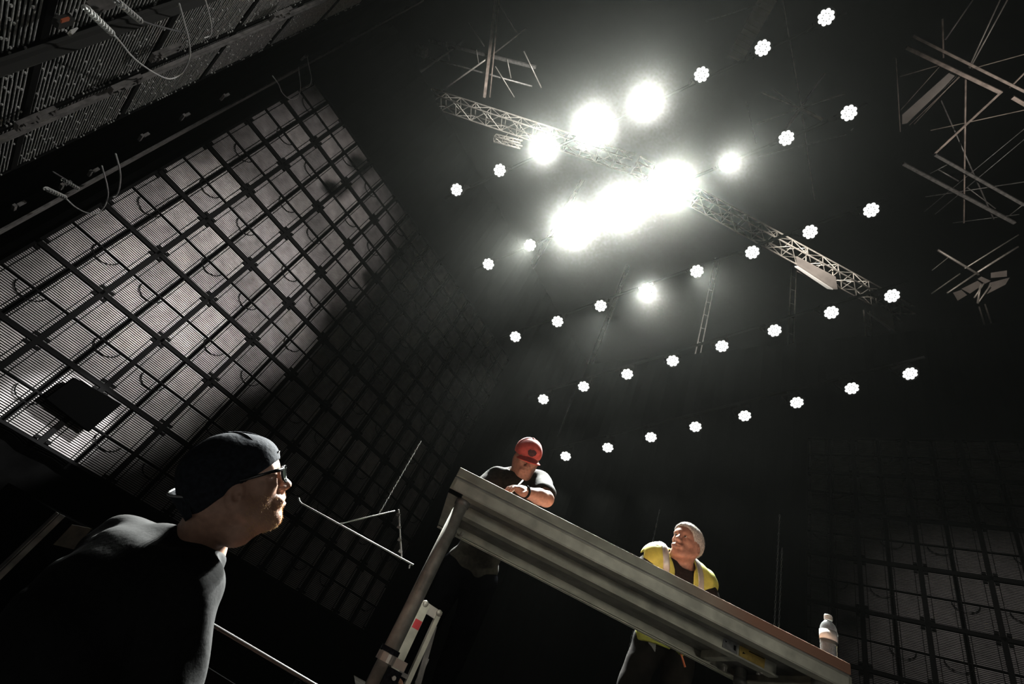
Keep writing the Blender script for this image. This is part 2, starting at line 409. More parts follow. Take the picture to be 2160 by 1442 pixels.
aw = thing('awning', 'brown awning sheet with pale lip under the right part of the long truss', 'awning', onz(1715, 580, TZ - .5))
sheet(aw, 'sheet', [(1680, 541), (1763, 585), (1767, 610), (1752, 610), (1681, 572)], TZ - .5, M['plate'])
sheet(aw, 'lip', [(1676, 563), (1683, 563), (1757, 611), (1745, 609)], TZ - .6, M['cable'], .06)
for q in ((1700, 553), (1757, 590)): mb = MB(); p = onz(*q, TZ - .48); mb.tube([p, p + [0, 0, .7]], .02, 6); build('hanger', mb, M['truss'], aw)
aw = thing('awning', 'small brown awning sheet at the right end of the long truss', 'awning', onz(1860, 665, TZ - .5))
sheet(aw, 'sheet', [(1841, 637), (1881, 660), (1888, 697), (1840, 668)], TZ - .5, M['plate'])
sheet(aw, 'lip', [(1829, 661), (1836, 663), (1888, 698), (1876, 696)], TZ - .6, M['cable'], .06)
for q in ((1850, 648), (1878, 664)): mb = MB(); p = onz(*q, TZ - .48); mb.tube([p, p + [0, 0, .7]], .02, 6); build('hanger', mb, M['truss'], aw)
UP = [((1130, 548), 380, 20.4, 'white lit twin upright left of the brightest lamps'), ((1250, 755), 540, 23.6, 'tall white lit twin upright standing at the screen corner'),
      ((1480, 707), 545, 20.8, 'white lit twin upright right of the screen corner'), ((1668, 720), 545, 18.1, 'lit twin upright under the left end of the long awning'),
      ((1834, 716), 655, 16.4, 'lit twin upright under the small awning'), ((2086, 690), 640, 14.4, 'lit twin upright below the truss corner at far right')]
for (bx, by), ty, dep, lab in UP:
    p = at(bx, by, dep); zt = ztop(p, ty); t = thing('twin_upright', lab, 'upright', (p[0], p[1], 0), 'twin uprights behind the screens')
    gap = WM[:, 0] * np.array([1, 1, 0]); gap = nrm(gap) * .10
    for sg in (-1, 1):
        mb = MB(); mb.tube([p * [1, 1, 0] + gap * sg, np.array([p[0], p[1], zt]) + gap * sg], .026, 8); build('pole', mb, M['truss'], t, smooth=True)
    mb = MB()
    for i in range(int(zt / .9)): mb.tube([np.array([p[0], p[1], .5 + .9 * i]) - gap, np.array([p[0], p[1], .5 + .9 * i]) + gap], .012, 6)
    build('rung', mb, M['alu_dark'], t)

def px_bars(t, bars, z, m, name='brace', dz=0.0):
    for k, (x0, y0, x1, y1, w) in enumerate(bars):
        zz = z + dz * (k % 3); a = onz(x0, y0, zz); b = onz(x1, y1, zz)
        dep = -(WM.T @ ((a + b) / 2 - CAM))[2]; r = max(.010, w * dep / FPX / 2 * .62)
        mb = MB()
        if w >= 7: mb.bar(a, b, 2 * r, 2 * r)
        else: mb.tube([a, b], r, 8)
        build(name, mb, m, t, smooth=w < 7)
Z1 = 18.0
t = thing('roof_truss', 'upper rusty roof truss at the top right corner', 'roof truss', onz(2040, 165, Z1))
px_bars(t, [(1912,100,2112,196,10),(2135,205,2175,228,10),(1926,76,2175,200,7)], Z1, M['roofsteel'], 'chord')
px_bars(t, [(1988,40,1990,122,5),(2037,163,2033,470,5),(2110,195,1970,325,7),(1897,162,1980,138,3),(2050,145,2170,112,3),(1963,275,2170,230,3),
            (1985,137,1900,232,2.5),(2030,157,1918,264,2.5),(2024,160,1928,262,1.6),(1890,122,1899,278,3),(2130,185,2170,145,6)], Z1 + .15, M['roofsteel'])
mb = MB(); mb.prism([onz(x, y, Z1 + .3) for x, y in [(2010,146),(1903,242),(1903,262),(1914,260),(2022,158)]], (0, 0, .03)); build('grating', mb, M['plate'], t)
t = thing('roof_truss', 'lower dark roof truss below the rusty one at right', 'roof truss', onz(2030, 400, Z1))
px_bars(t, [(1905,345,2140,470,9),(1972,326,2160,432,8)], Z1, M['alu_dark'], 'chord')
px_bars(t, [(1962,366,2002,345,3),(1980,358,2022,382,4),(1952,415,2170,382,3),(2165,268,1950,446,2),(2165,290,1972,452,2),(2010,470,2150,452,2),(2128,455,2160,430,2.5),(2040,395,2100,440,3)], Z1 + .15, M['alu_dark'])
for lab, pts, r in [('pair of pale tie rod running above the rusty truss, left one', (2056,-6,1994,84), 1.4), ('long pale tie rod crossing the rusty truss toward upper right', (2112,-6,2044,142), 1.6),
               ('second long pale tie rod beside the crossing one', (2128,-6,2046,144), 1.6), ('dark hoist chain hanging across the lower roof truss', (1985,212,2096,462), 2.0)]:
    mb = MB(); a = onz(pts[0], pts[1], Z1 + .5); b = onz(pts[2], pts[3], Z1 + .1); mb.tube([a, b], .018, 6)
    solo('tie_rod' if 'rod' in lab else 'hoist_chain', mb, M['truss'] if 'rod' in lab else M['alu_dark'], lab, 'tie rod' if 'rod' in lab else 'chain', None, True)
t = thing('roof_truss', 'dim roof truss with upright post at top left of the lamps', 'roof truss', onz(1030, 110, Z1))
px_bars(t, [(1046,-5,1022,205,8),(1053,-5,1033,205,5)], Z1, M['roofsteel'], 'post')
px_bars(t, [(905,85,1130,142,9),(905,122,1122,182,6)], Z1 + .2, M['alu_dark'], 'chord')
px_bars(t, [(924,197,1030,122,5),(1030,122,1110,60,4),(1053,8,1093,73,4),(990,48,1022,98,4),(942,90,948,128,3),(1005,105,1010,135,3),(1105,108,1142,185,4),(1070,125,1078,165,3),(1045,140,1085,205,3)], Z1 + .1, M['truss'])
t = thing('lit_post', 'short bright lit post at the top edge of the left screen', 'post', at(888, 150, 15.9))
p = at(887, 152, 15.9); mb = MB(); mb.tube([p, (p[0], p[1], ztop(p, 88))], .035, 8); build('pole', mb, M['cable'], t, smooth=True)
mb = MB(); mb.box(at(890, 108, 15.9), (.35, .3, .25)); build('bracket', mb, M['alu_dark'], t)
t = thing('roof_truss', 'faint star-shaped roof truss node among the right-hand lamps', 'roof truss', onz(1688, 228, 19.5))
px_bars(t, [(1688,228,1740,155,6),(1688,228,1782,198,5),(1688,228,1605,195,6),(1688,228,1655,277,7),(1688,228,1735,252,8),(1688,228,1595,262,3),(1688,228,1630,188,3)], 19.5, M['roofsteel'])
px_bars(t, [(1650,-5,1690,222,4),(1692,240,1718,422,4)], 19.3, M['truss'], 'post')
px_bars(t, [(1575,215,1595,302,3),(1600,330,1785,284,2),(1490,45,1605,8,3),(1795,275,1800,270,4)], 19.6, M['alu_dark'])
mb = MB(); a, b = onz(1622, -5, 19.8), onz(1552, 122, 19.8); mb.bar(a, b, .5, .08)
for i in range(12): q = a + (b - a) * i / 11; mb.box(q - [0, 0, .06], (.5, .06, .06))
solo('catwalk', mb, M['plate'], 'dim narrow catwalk plank near the top centre of the roof', 'catwalk')
t = thing('truss_corner', 'warm lit truss corner with metal plates at the right edge', 'truss', at(2060, 590, 14.6))
def dbars(t, bars, dep, m, name):
    for x0, y0, x1, y1, w in bars:
        mb = MB(); mb.tube([at(x0, y0, dep), at(x1, y1, dep)], w * dep / FPX / 2, 8); build(name, mb, m, t, smooth=True)
dbars(t, [(1978,527,2064,579,5),(2148,495,2035,566,2.5),(2147,520,2062,574,4),(2060,576,1998,618,3.5),(2025,577,1965,619,2.5)], 14.6, M['truss'], 'chord')
dbars(t, [(2068,600,2062,640,4),(2075,598,2055,628,3),(1966,570,2000,543,1.5),(2062,640,2090,600,3)], 14.6, M['truss'], 'brace')
for pl in ([(2028,609),(2062,592),(2074,600),(2046,619)], [(2010,617),(2020,634),(2040,622),(2028,611)], [(2088,596),(2130,585),(2121,600),(2076,623)], [(2070,583),(2090,592),(2078,598),(2062,588)], [(2090,575),(2124,570),(2124,583),(2090,586)]):
    mb = MB(); mb.prism([at(x, y, 14.8) for x, y in pl], ray(2060, 600) * .03); build('plate', mb, M['plate'], t)
t = box_truss('lighting_truss', 'short lit truss piece hanging under the left truss', onz(1044, 291, TZ - .6), onz(1100, 305, TZ - .6), .2, .2, .4, M['truss'])
for q in ((1060, 295), (1085, 301)): mb = MB(); p = onz(*q, TZ - .6); mb.tube([p, p + [0, 0, 1.0]], .015, 6); build('hanger', mb, M['truss'], t)

# hung triangular hoist frame, left of the table
t = thing('hanging_hoist', 'thin hanging triangular frame with a pale bar, left of the table', 'hoist', at(755, 1122, 3.6))
D5 = 3.6
mb = MB(); mb.tube([at(637, 1062, D5), at(872, 1191, D5)], .0065, 8); build('bar', mb, M['cable'], t, smooth=True)
mb = MB(); mb.tube([at(717, 1104, D5 + .01), at(833, 1077, D5 + .1)], .005, 6); build('strut', mb, M['cable'], t, smooth=True)
mb = MB(); mb.tube([at(841, 1074, D5 + .1), at(843, 1110, D5 + .08), at(845, 1145, D5 + .05), at(847, 1174, D5 + .02)], .006, 6)
for yy in (1085, 1112, 1138, 1163): mb.box(at(840 + (yy - 1085) * .06, yy, D5 + .06), (.03, .02, .02))
build('chain', mb, M['alu_dark'], t)
for e, f in (((637, 1062), (630, 1050)), ((868, 1189), (863, 1198))):
    mb = MB(); mb.tube([at(*e, D5), at((e[0] + f[0]) / 2 - 2, (e[1] + f[1]) / 2, D5), at(*f, D5)], .006, 6); build('hook', mb, M['cable'], t, smooth=True)
def chain(label, a, b, r=.012, link_=.05, m=None):
    a = np.asarray(a, float); b = np.asarray(b, float); L = np.linalg.norm(b - a); n = max(2, int(L / link_)); d = nrm(b - a); mb = MB()
    s = nrm(np.cross(d, (.3, 1, .2))); w = np.cross(d, s)
    for i in range(n):
        q = a + d * L * (i + .5) / n; ax = s if i % 2 else w; pts = []
        for j in range(9):
            an = 2 * math.pi * j / 8; pts.append(q + d * math.cos(an) * link_ * .62 + ax * math.sin(an) * r)
        mb.tube(pts, r * .33, 5, cap=False)
    return solo('hoist_chain', mb, m or M['cable'], label, 'chain', None, True)
def vchain(label, px, dep, pytop, r=.012, link_=.05):
    p = at(*px, dep); return chain(label, p, (p[0], p[1], ztop(p, pytop)), r, link_)
vchain('left of two thin chains hanging behind the standing man in the vest', (1627, 1455), 7.2, 1085, .011, .06)
vchain('right of two thin chains hanging behind the standing man in the vest', (1637, 1455), 7.2, 1155, .011, .06)
vchain('thin chain hanging beside the legs of the man in the vest', (1314, 1430), 6.0, 1330, .009, .05)
vchain('faint chain hanging behind the left shoulder of the vest wearer', (1372, 1165), 7.4, 1075, .008, .06)
chain('thin chain running up from the hanging triangular frame', at(798, 1086, D5), at(888, 930, 4.0), .0045, .025)
mb = MB(); mb.tube([at(1176, 920, 8.6), at(1222, 800, 8.9)], .007, 6); solo('cable', mb, M['alu_dark'], 'faint wire slanting up left of the bottom lamp row', 'cable', None, True)

# ================================================================ stage deck used as a table
TZT = 2.17
TA = np.array([0.071, 2.217, 0.0]); TU = nrm([1.998, -.175, 0]); TV = np.array([-TU[1], TU[0], 0]); TL, TWD = 2.006, .78
TR = np.array([TU, TV, (0, 0, 1)]).T
def tp(u, v, z): return TA + TU * u + TV * v + np.array([0, 0, z])
tab = thing('stage_deck_table', 'long metal stage deck on tube legs used as a table by two men', 'table', tp(TL / 2, TWD / 2, STAGE_Z))
def tbox(name, u0, u1, v0, v1, z0, z1, m, bevel=.003, parent=None):
    mb = MB(); mb.box(tp((u0 + u1) / 2, (v0 + v1) / 2, (z0 + z1) / 2), (u1 - u0, v1 - v0, z1 - z0), TR)
    return build(name, mb, m, parent or tab, ORG[tab.name], False, bevel)
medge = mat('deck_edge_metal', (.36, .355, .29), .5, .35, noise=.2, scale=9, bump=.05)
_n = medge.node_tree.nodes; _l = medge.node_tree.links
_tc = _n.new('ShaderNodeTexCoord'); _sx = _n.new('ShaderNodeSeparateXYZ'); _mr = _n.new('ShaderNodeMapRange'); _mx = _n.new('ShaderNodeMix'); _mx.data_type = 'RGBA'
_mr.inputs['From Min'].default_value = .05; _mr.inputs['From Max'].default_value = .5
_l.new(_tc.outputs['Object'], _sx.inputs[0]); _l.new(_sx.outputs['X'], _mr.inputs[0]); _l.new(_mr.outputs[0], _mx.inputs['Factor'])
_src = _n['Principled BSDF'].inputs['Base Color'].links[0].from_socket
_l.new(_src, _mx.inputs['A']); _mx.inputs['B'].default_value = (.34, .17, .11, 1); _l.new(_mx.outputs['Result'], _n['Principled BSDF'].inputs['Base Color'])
tbox('deck_board', .012, TL - .012, .012, TWD - .012, TZT - .018, TZT, M['ply'], .002)
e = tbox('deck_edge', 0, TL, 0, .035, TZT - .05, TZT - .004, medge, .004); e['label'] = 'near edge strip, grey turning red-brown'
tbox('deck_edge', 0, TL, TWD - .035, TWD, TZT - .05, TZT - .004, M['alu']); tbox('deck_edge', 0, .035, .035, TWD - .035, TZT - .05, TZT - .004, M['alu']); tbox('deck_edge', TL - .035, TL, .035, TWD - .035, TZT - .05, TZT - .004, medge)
tbox('groove', .004, TL - .004, .006, TWD - .006, TZT - .062, TZT - .048, M['alu_dark'], 0)
mb = MB()
for (u0, u1, v0, v1, z0, z1) in ((0, TL, .0, .014, -.115, -.06), (0, TL, .0, .07, -.118, -.112), (0, TL, .0, .06, -.064, -.058)):
    mb.box(tp((u0+u1)/2, (v0+v1)/2, TZT + (z0+z1)/2), (u1-u0, v1-v0, z1-z0), TR)
build('side_rail', mb, M['alu'], tab)
mb = MB()
for (u0, u1, v0, v1, z0, z1) in ((0, TL, TWD-.014, TWD, -.115, -.06), (0, TL, TWD-.075, TWD, -.118, -.112), (0, TL, TWD-.05, TWD-.04, -.122, -.118), (0, TL, TWD-.025, TWD-.015, -.122, -.118)):
    mb.box(tp((u0+u1)/2, (v0+v1)/2, TZT + (z0+z1)/2), (u1-u0, v1-v0, z1-z0), TR)
build('side_rail', mb, M['alu'], tab)
mb = MB()
for (u0, u1, v0, v1, z0, z1) in ((.04, 1.87, .318, .33, -.118, -.03), (.04, 1.87, .30, .375, -.122, -.114), (.04, 1.87, .30, .375, -.036, -.03)):
    mb.box(tp((u0+u1)/2, (v0+v1)/2, TZT + (z0+z1)/2), (u1-u0, v1-v0, z1-z0), TR)
build('cross_beam', mb, M['alu'], tab)
for u0 in (0, TL - .07):
    mb = MB(); mb.box(tp(u0 + (.007 if u0 == 0 else .063), TWD / 2, TZT - .0875), (.014, TWD, .055), TR); mb.box(tp(u0 + .035, TWD / 2, TZT - .115), (.07, TWD, .006), TR)
    build('end_rail', mb, M['alu'], tab)
mb = MB(); mb.box(tp(1.72, .53, TZT - .075), (.05, .4, .05), TR); build('end_rail', mb, M['alu'], tab)
for u, v in ((.085, .085), (TL - .085, .085), (.085, TWD - .085), (TL - .085, TWD - .085)):
    mb = MB(); mb.tube([tp(u, v, STAGE_Z + .02), tp(u, v, TZT - .05)], .0315, 18)
    lg = build('leg', mb, M['steel'], tab, smooth=True)
    mb = MB(); mb.tube([tp(u, v, STAGE_Z), tp(u, v, STAGE_Z + .03)], .036, 18); build('foot', mb, M['black'], lg, ORG[tab.name])
    mb = MB(); mb.tube([tp(u, v, TZT - .145), tp(u, v, TZT - .11)], .036, 18); build('collar', mb, M['alu_dark'], lg, ORG[tab.name], True)
mb = MB()
for u, v in ((.15, .66), (1.80, .66), (.15, .70), (1.82, .36), (1.83, .40)):
    mb.tube([tp(u, v, TZT - .126), tp(u, v, TZT - .105)], .009, 8)
build('bolt', mb, M['truss'], tab)
pb = tp(0, .317, 0); nv = -TV
def on_beam(x, y): return onplane(x, y, pb, nv)
def sticker(name, px, m, label=None, off=.001):
    mb = MB(); mb.prism([on_beam(x, y) + nv * off for x, y in px], nv * .001); o = build(name, mb, m, tab)
    if label: o['label'] = label
    return o
sticker('sticker', [(1526, 1345), (1555, 1357), (1555, 1382), (1523, 1364)], M['grey'], 'grey sticker')
sticker('sticker', [(1560, 1361), (1614, 1387), (1611, 1413), (1558, 1385)], M['yellow'], 'yellow sticker')
sticker('sticker_mark', [(1547, 1360), (1552, 1362), (1551, 1373), (1547, 1370)], M['black'], None, .003)
sticker('sticker_mark', [(1579, 1372), (1612, 1388), (1612, 1390), (1579, 1374)], M['black'], None, .003)
sticker('sticker_mark', [(1528, 1350), (1533, 1352), (1531, 1355)], M['black'], None, .003)
sticker('sticker_mark', [(1567, 1374), (1572, 1379), (1565, 1378)], M['black'], None, .003)

# water bottle
bp = onz(1747, 1300, TZT + .255); bp = np.array([bp[0], bp[1], TZT])
bt = thing('water_bottle', 'clear plastic water bottle with white cap on the right end of the table', 'bottle', bp)
prof = [(0, 0), (.034, 0), (.0385, .006)]
for i in range(6): prof += [(.0385, .014 + i * .018), (.0365, .021 + i * .018), (.0385, .028 + i * .018)]
prof += [(.0385, .13), (.0395, .135), (.0395, .182), (.0385, .186), (.037, .20), (.030, .216), (.020, .229), (.0145, .235), (.0145, .24), (0, .24)]
mb = MB(); mb.lathe(prof, 28, None, bp); build('shell', mb, M['pet'], bt, smooth=True)
mb = MB(); mb.lathe([(0, .003)] + [(r * .95, z) for r, z in prof[2:21]] + [(.0365, .15), (0, .15)], 24, None, bp); build('water', mb, M['water'], bt, smooth=True)
mb = MB(); mb.lathe([(.0405, .136), (.0405, .181), (.0400, .181), (.0400, .136)], 32, None, bp); build('label_sleeve', mb, M['white'], bt, smooth=True)
mb = MB(); mb.lathe([(0, .237), (.0185, .237), (.0185, .258), (.0165, .262), (0, .262)], 24, None, bp)
for i in range(24): a = i * math.pi / 12; mb.box(bp + [.0185 * math.cos(a), .0185 * math.sin(a), .248], (.0015, .0015, .018))
build('cap', mb, M['white'], bt)

# ================================================================ people: sculpted distance fields, meshed with surface nets
class Field:
    def __init__(s, lo, hi, res):
        s.lo = np.asarray(lo, float); s.res = res
        s.n = np.ceil((np.asarray(hi, float) - s.lo) / res).astype(int) + 1
        s.a = np.full(s.n, .06, np.float32)
        s.ax = [(s.lo[i] + res * np.arange(s.n[i])).astype(np.float32) for i in range(3)]
    def _blk(s, lo, hi):
        i0 = np.clip(np.floor((np.asarray(lo) - s.lo) / s.res).astype(int), 0, s.n - 1)
        i1 = np.clip(np.ceil((np.asarray(hi) - s.lo) / s.res).astype(int) + 1, 1, s.n)
        if np.any(i1 - i0 < 1): return None
        sl = tuple(slice(a, b) for a, b in zip(i0, i1))
        return sl, s.ax[0][sl[0]][:, None, None], s.ax[1][sl[1]][None, :, None], s.ax[2][sl[2]][None, None, :]
    def op(s, fn, lo, hi, k=.01, sub=False):
        m = k + 3 * s.res
        b = s._blk(np.asarray(lo) - m, np.asarray(hi) + m)
        if b is None: return s
        sl, X, Y, Z = b; d = fn(X, Y, Z).astype(np.float32); a = s.a[sl]
        if sub:
            d = -d; h = np.maximum(k - np.abs(a - d), 0) / k; s.a[sl] = np.maximum(a, d) + h * h * k * .25
        else:
            h = np.maximum(k - np.abs(a - d), 0) / k; s.a[sl] = np.minimum(np.minimum(a, d) - h * h * k * .25, .06)
        return s
    def cone(s, a, b, ra, rb, k=.01, sub=False):
        a = np.asarray(a, float); b = np.asarray(b, float); ba = b - a; L2 = max(ba @ ba, 1e-9); R = max(ra, rb)
        def fn(X, Y, Z):
            t = np.clip(((X-a[0])*ba[0] + (Y-a[1])*ba[1] + (Z-a[2])*ba[2]) / L2, 0, 1)
            return np.sqrt((X-a[0]-t*ba[0])**2 + (Y-a[1]-t*ba[1])**2 + (Z-a[2]-t*ba[2])**2) - (ra + (rb-ra)*t)
        return s.op(fn, np.minimum(a, b) - R, np.maximum(a, b) + R, k, sub)
    def ell(s, c, r, R=None, k=.01, sub=False):
        c = np.asarray(c, float); r = np.asarray(r, float); R = np.eye(3) if R is None else np.asarray(R, float)
        ext = np.sqrt(((R * r) ** 2).sum(1))
        def fn(X, Y, Z):
            x, y, z = X-c[0], Y-c[1], Z-c[2]
            q = [(R[0, i]*x + R[1, i]*y + R[2, i]*z) for i in range(3)]
            k0 = np.sqrt(sum((q[i]/r[i])**2 for i in range(3))); k1 = np.sqrt(sum((q[i]/r[i]**2)**2 for i in range(3)))
            return k0 * (k0 - 1) / np.maximum(k1, 1e-6)
        return s.op(fn, c - ext, c + ext, k, sub)
    def half(s, p, n, k=.004):                    # keep the side the normal points away from
        p = np.asarray(p, float); n = nrm(n)
        b = s._blk(s.lo, s.lo + s.res * s.n); sl, X, Y, Z = b
        d = ((X-p[0])*n[0] + (Y-p[1])*n[1] + (Z-p[2])*n[2]).astype(np.float32); a = s.a
        h = np.maximum(k - np.abs(a - d), 0) / k; s.a = np.maximum(a, d) + h * h * k * .25; return s
    def warp(s, fn):
        b = s._blk(s.lo, s.lo + s.res * s.n); sl, X, Y, Z = b
        s.a = s.a + fn(X, Y, Z).astype(np.float32); return s
    def mesh(s):
        a = s.a.copy()
        a[0] = a[-1] = .06; a[:, 0] = a[:, -1] = .06; a[:, :, 0] = a[:, :, -1] = .06
        ins = a < 0; nx, ny, nz = a.shape
        cnt = np.zeros((nx-1, ny-1, nz-1), np.int8)
        for dx in (0, 1):
            for dy in (0, 1):
                for dz in (0, 1): cnt += ins[dx:nx-1+dx, dy:ny-1+dy, dz:nz-1+dz]
        act = (cnt > 0) & (cnt < 8); I = np.argwhere(act); idx = np.full(act.shape, -1, np.int64); idx[act] = np.arange(len(I))
        P = np.zeros((len(I), 3)); W = np.zeros(len(I)); cs = [(i, j, k) for i in (0, 1) for j in (0, 1) for k in (0, 1)]
        val = {c: a[I[:, 0]+c[0], I[:, 1]+c[1], I[:, 2]+c[2]].astype(float) for c in cs}
        for c in cs:
            for ax in range(3):
                if c[ax]: continue
                d = list(c); d[ax] = 1; d = tuple(d); va, vb = val[c], val[d]; m = (va < 0) != (vb < 0)
                t = np.where(m, va / np.where(m, va - vb, 1), 0)
                q = np.array(c, float)[None, :].repeat(len(I), 0); q[:, ax] = t; P[m] += q[m]; W[m] += 1
        verts = s.lo + (I + P / W[:, None]) * s.res
        F = []
        for ax in range(3):
            u, v = (ax + 1) % 3, (ax + 2) % 3
            sa = [slice(None)] * 3; sb = [slice(None)] * 3; sa[ax] = slice(0, -1); sb[ax] = slice(1, None)
            A, B = ins[tuple(sa)], ins[tuple(sb)]; E = np.argwhere(A != B)
            ok = (E[:, u] > 0) & (E[:, v] > 0) & (E[:, u] < a.shape[u]-1) & (E[:, v] < a.shape[v]-1); E = E[ok]
            fl = A[E[:, 0], E[:, 1], E[:, 2]]; q = []
            for du, dv in ((-1, -1), (0, -1), (0, 0), (-1, 0)):
                c = E.copy(); c[:, u] += du; c[:, v] += dv; q.append(idx[c[:, 0], c[:, 1], c[:, 2]])
            q = np.stack(q, 1); q[~fl] = q[~fl][:, ::-1]; F.append(q)
        return verts, np.concatenate(F)
def root_org(o):
    while o.parent is not None: o = o.parent
    return ORG[o.name]
def fmesh(name, f, material, parent):
    v, q = f.mesh(); v = v - root_org(parent)
    me = bpy.data.meshes.new(name); me.vertices.add(len(v)); me.vertices.foreach_set('co', v.astype(np.float32).ravel())
    me.loops.add(len(q) * 4); me.loops.foreach_set('vertex_index', q.astype(np.int32).ravel())
    me.polygons.add(len(q)); me.polygons.foreach_set('loop_start', np.arange(0, 4 * len(q), 4, dtype=np.int32))
    me.polygons.foreach_set('use_smooth', [True] * len(q)); me.update(calc_edges=True); me.validate()
    return link(name, me, material, parent)

class Head:                                       # local frame: x face, y left ear, z crown
    def __init__(s, c, fwd, up, sc=1.0):
        s.c = np.asarray(c, float); x = nrm(fwd); z = nrm(np.asarray(up) - x * (np.asarray(up) @ x)); y = np.cross(z, x)
        s.R = np.array([x, y, z]).T; s.s = sc
    def p(s, x, y, z): return s.c + s.R @ (np.array([x, y, z]) * s.s)
    def E(s, f, c, r, k=.01, sub=False, R=None): f.ell(s.p(*c), np.array(r) * s.s, s.R if R is None else s.R @ R, k, sub)
    def C(s, f, a, b, ra, rb, k=.01, sub=False): f.cone(s.p(*a), s.p(*b), ra * s.s, rb * s.s, k, sub)
    def sculpt(s, f, neck, neck_r=.058):
        E, C = s.E, s.C
        E(f, (-.012, 0, .036), (.100, .077, .088)); E(f, (.032, 0, -.022), (.062, .063, .085), .03)
        E(f, (.040, 0, -.070), (.048, .048, .040), .03); C(f, (.076, -.012, -.098), (.076, .012, -.098), .019, .019, .025)
        for y in (-1, 1):
            C(f, (.066, .026*y, -.094), (.0, .056*y, -.052), .018, .018, .03)
            C(f, (.0, .056*y, -.052), (-.004, .062*y, -.01), .017, .016, .03)
            E(f, (.060, .040*y, -.012), (.026, .022, .020), .02)
            C(f, (.087, .012*y, .030), (.074, .046*y, .028), .011, .010, .016)
        E(f, (.056, 0, .050), (.036, .058, .040), .03)
        for y in (-1, 1): E(f, (.100, .032*y, .010), (.020, .018, .013), .012, True)
        C(f, (.088, 0, .022), (.114, 0, -.018), .0085, .0115, .012); E(f, (.113, 0, -.022), (.014, .012, .011), .008)
        for y in (-1, 1):
            E(f, (.101, .014*y, -.026), (.013, .008, .009), .006); E(f, (.106, .007*y, -.034), (.006, .0035, .004), .003, True)
            E(f, (.079, .032*y, .010), (.0135, .0135, .0125), .004)
            C(f, (.088, .020*y, .020), (.082, .045*y, .018), .005, .005, .006); C(f, (.088, .022*y, .000), (.083, .043*y, .001), .004, .004, .006)
            C(f, (.094, .030*y, -.058), (.092, .022*y, -.058), .010, .010, .02)
        C(f, (.099, 0, -.040), (.098, 0, -.050), .010, .010, .012)
        C(f, (.099, -.018, -.056), (.104, 0, -.053), .0055, .0065, .006); C(f, (.104, 0, -.053), (.099, .018, -.056), .0065, .0055, .006)
        C(f, (.098, -.015, -.068), (.102, 0, -.068), .006, .0075, .006); C(f, (.102, 0, -.068), (.098, .015, -.068), .0075, .006, .006)
        C(f, (.112, 0, -.0605), (.098, .024, -.061), .003, .002, .003, True); C(f, (.112, 0, -.0605), (.098, -.024, -.061), .003, .002, .003, True)
        for y in (-1, 1):
            a = .25; Rr = np.array([[math.cos(a), 0, math.sin(a)], [0, 1, 0], [-math.sin(a), 0, math.cos(a)]])
            E(f, (-.006, .077*y, -.022), (.020, .011, .031), .005, False, Rr)
            E(f, (-.003, .090*y, -.020), (.0115, .010, .020), .004, True, Rr); E(f, (.005, .081*y, -.026), (.006, .006, .007), .003)
            E(f, (-.004, .083*y, -.028), (.006, .006, .008), .003, True)
            C(f, (.003, .072*y, -.047), (.0, .076*y, -.045), .007, .007, .006)
        C(f, (-.022, 0, -.03), s.R.T @ (np.asarray(neck) - s.c) / s.s, neck_r, neck_r * 1.08, .035)

def hand(f, w, d, n, sc=1.0, curl=(.45, .5, .55, .6), k=.006):
    """w wrist, d direction of the fingers, n way the palm faces; the thumb leaves on cross(d, n)."""
    d = nrm(d); n = nrm(np.asarray(n) - d * (np.asarray(n) @ d)); t = np.cross(d, n)
    R = np.array([d, t, n]).T
    f.ell(w + d * .045 * sc, np.array([.055, .042, .016]) * sc, R, .012); f.cone(w, w + d * .03 * sc, .025 * sc, .026 * sc, .015)
    L = (.070, .078, .074, .058)
    for i in range(4):
        b = w + d * (.083 - .004 * abs(i - 1.3)) * sc + t * (.030 - .020 * i) * sc; a = 0.0; r = (.0088, .009, .0086, .0075)[i] * sc
        for j, fr in enumerate((.45, .3, .25)):
            a += curl[i] * (1.0 if j else .8); e = b + (d * math.cos(a) + n * math.sin(a)) * L[i] * fr * sc; f.cone(b, e, r, r * .92, .003 if j == 0 else .002); b = e; r *= .93
    b = w + d * .025 * sc + t * .028 * sc; e = b + nrm(d * .6 + t * .75 + n * .35) * .042 * sc; f.cone(b, e, .012 * sc, .0105 * sc, .008)
    e2 = e + nrm(d * .85 + t * .15 + n * .45) * .032 * sc; f.cone(e, e2, .0105 * sc, .0085 * sc, .003)

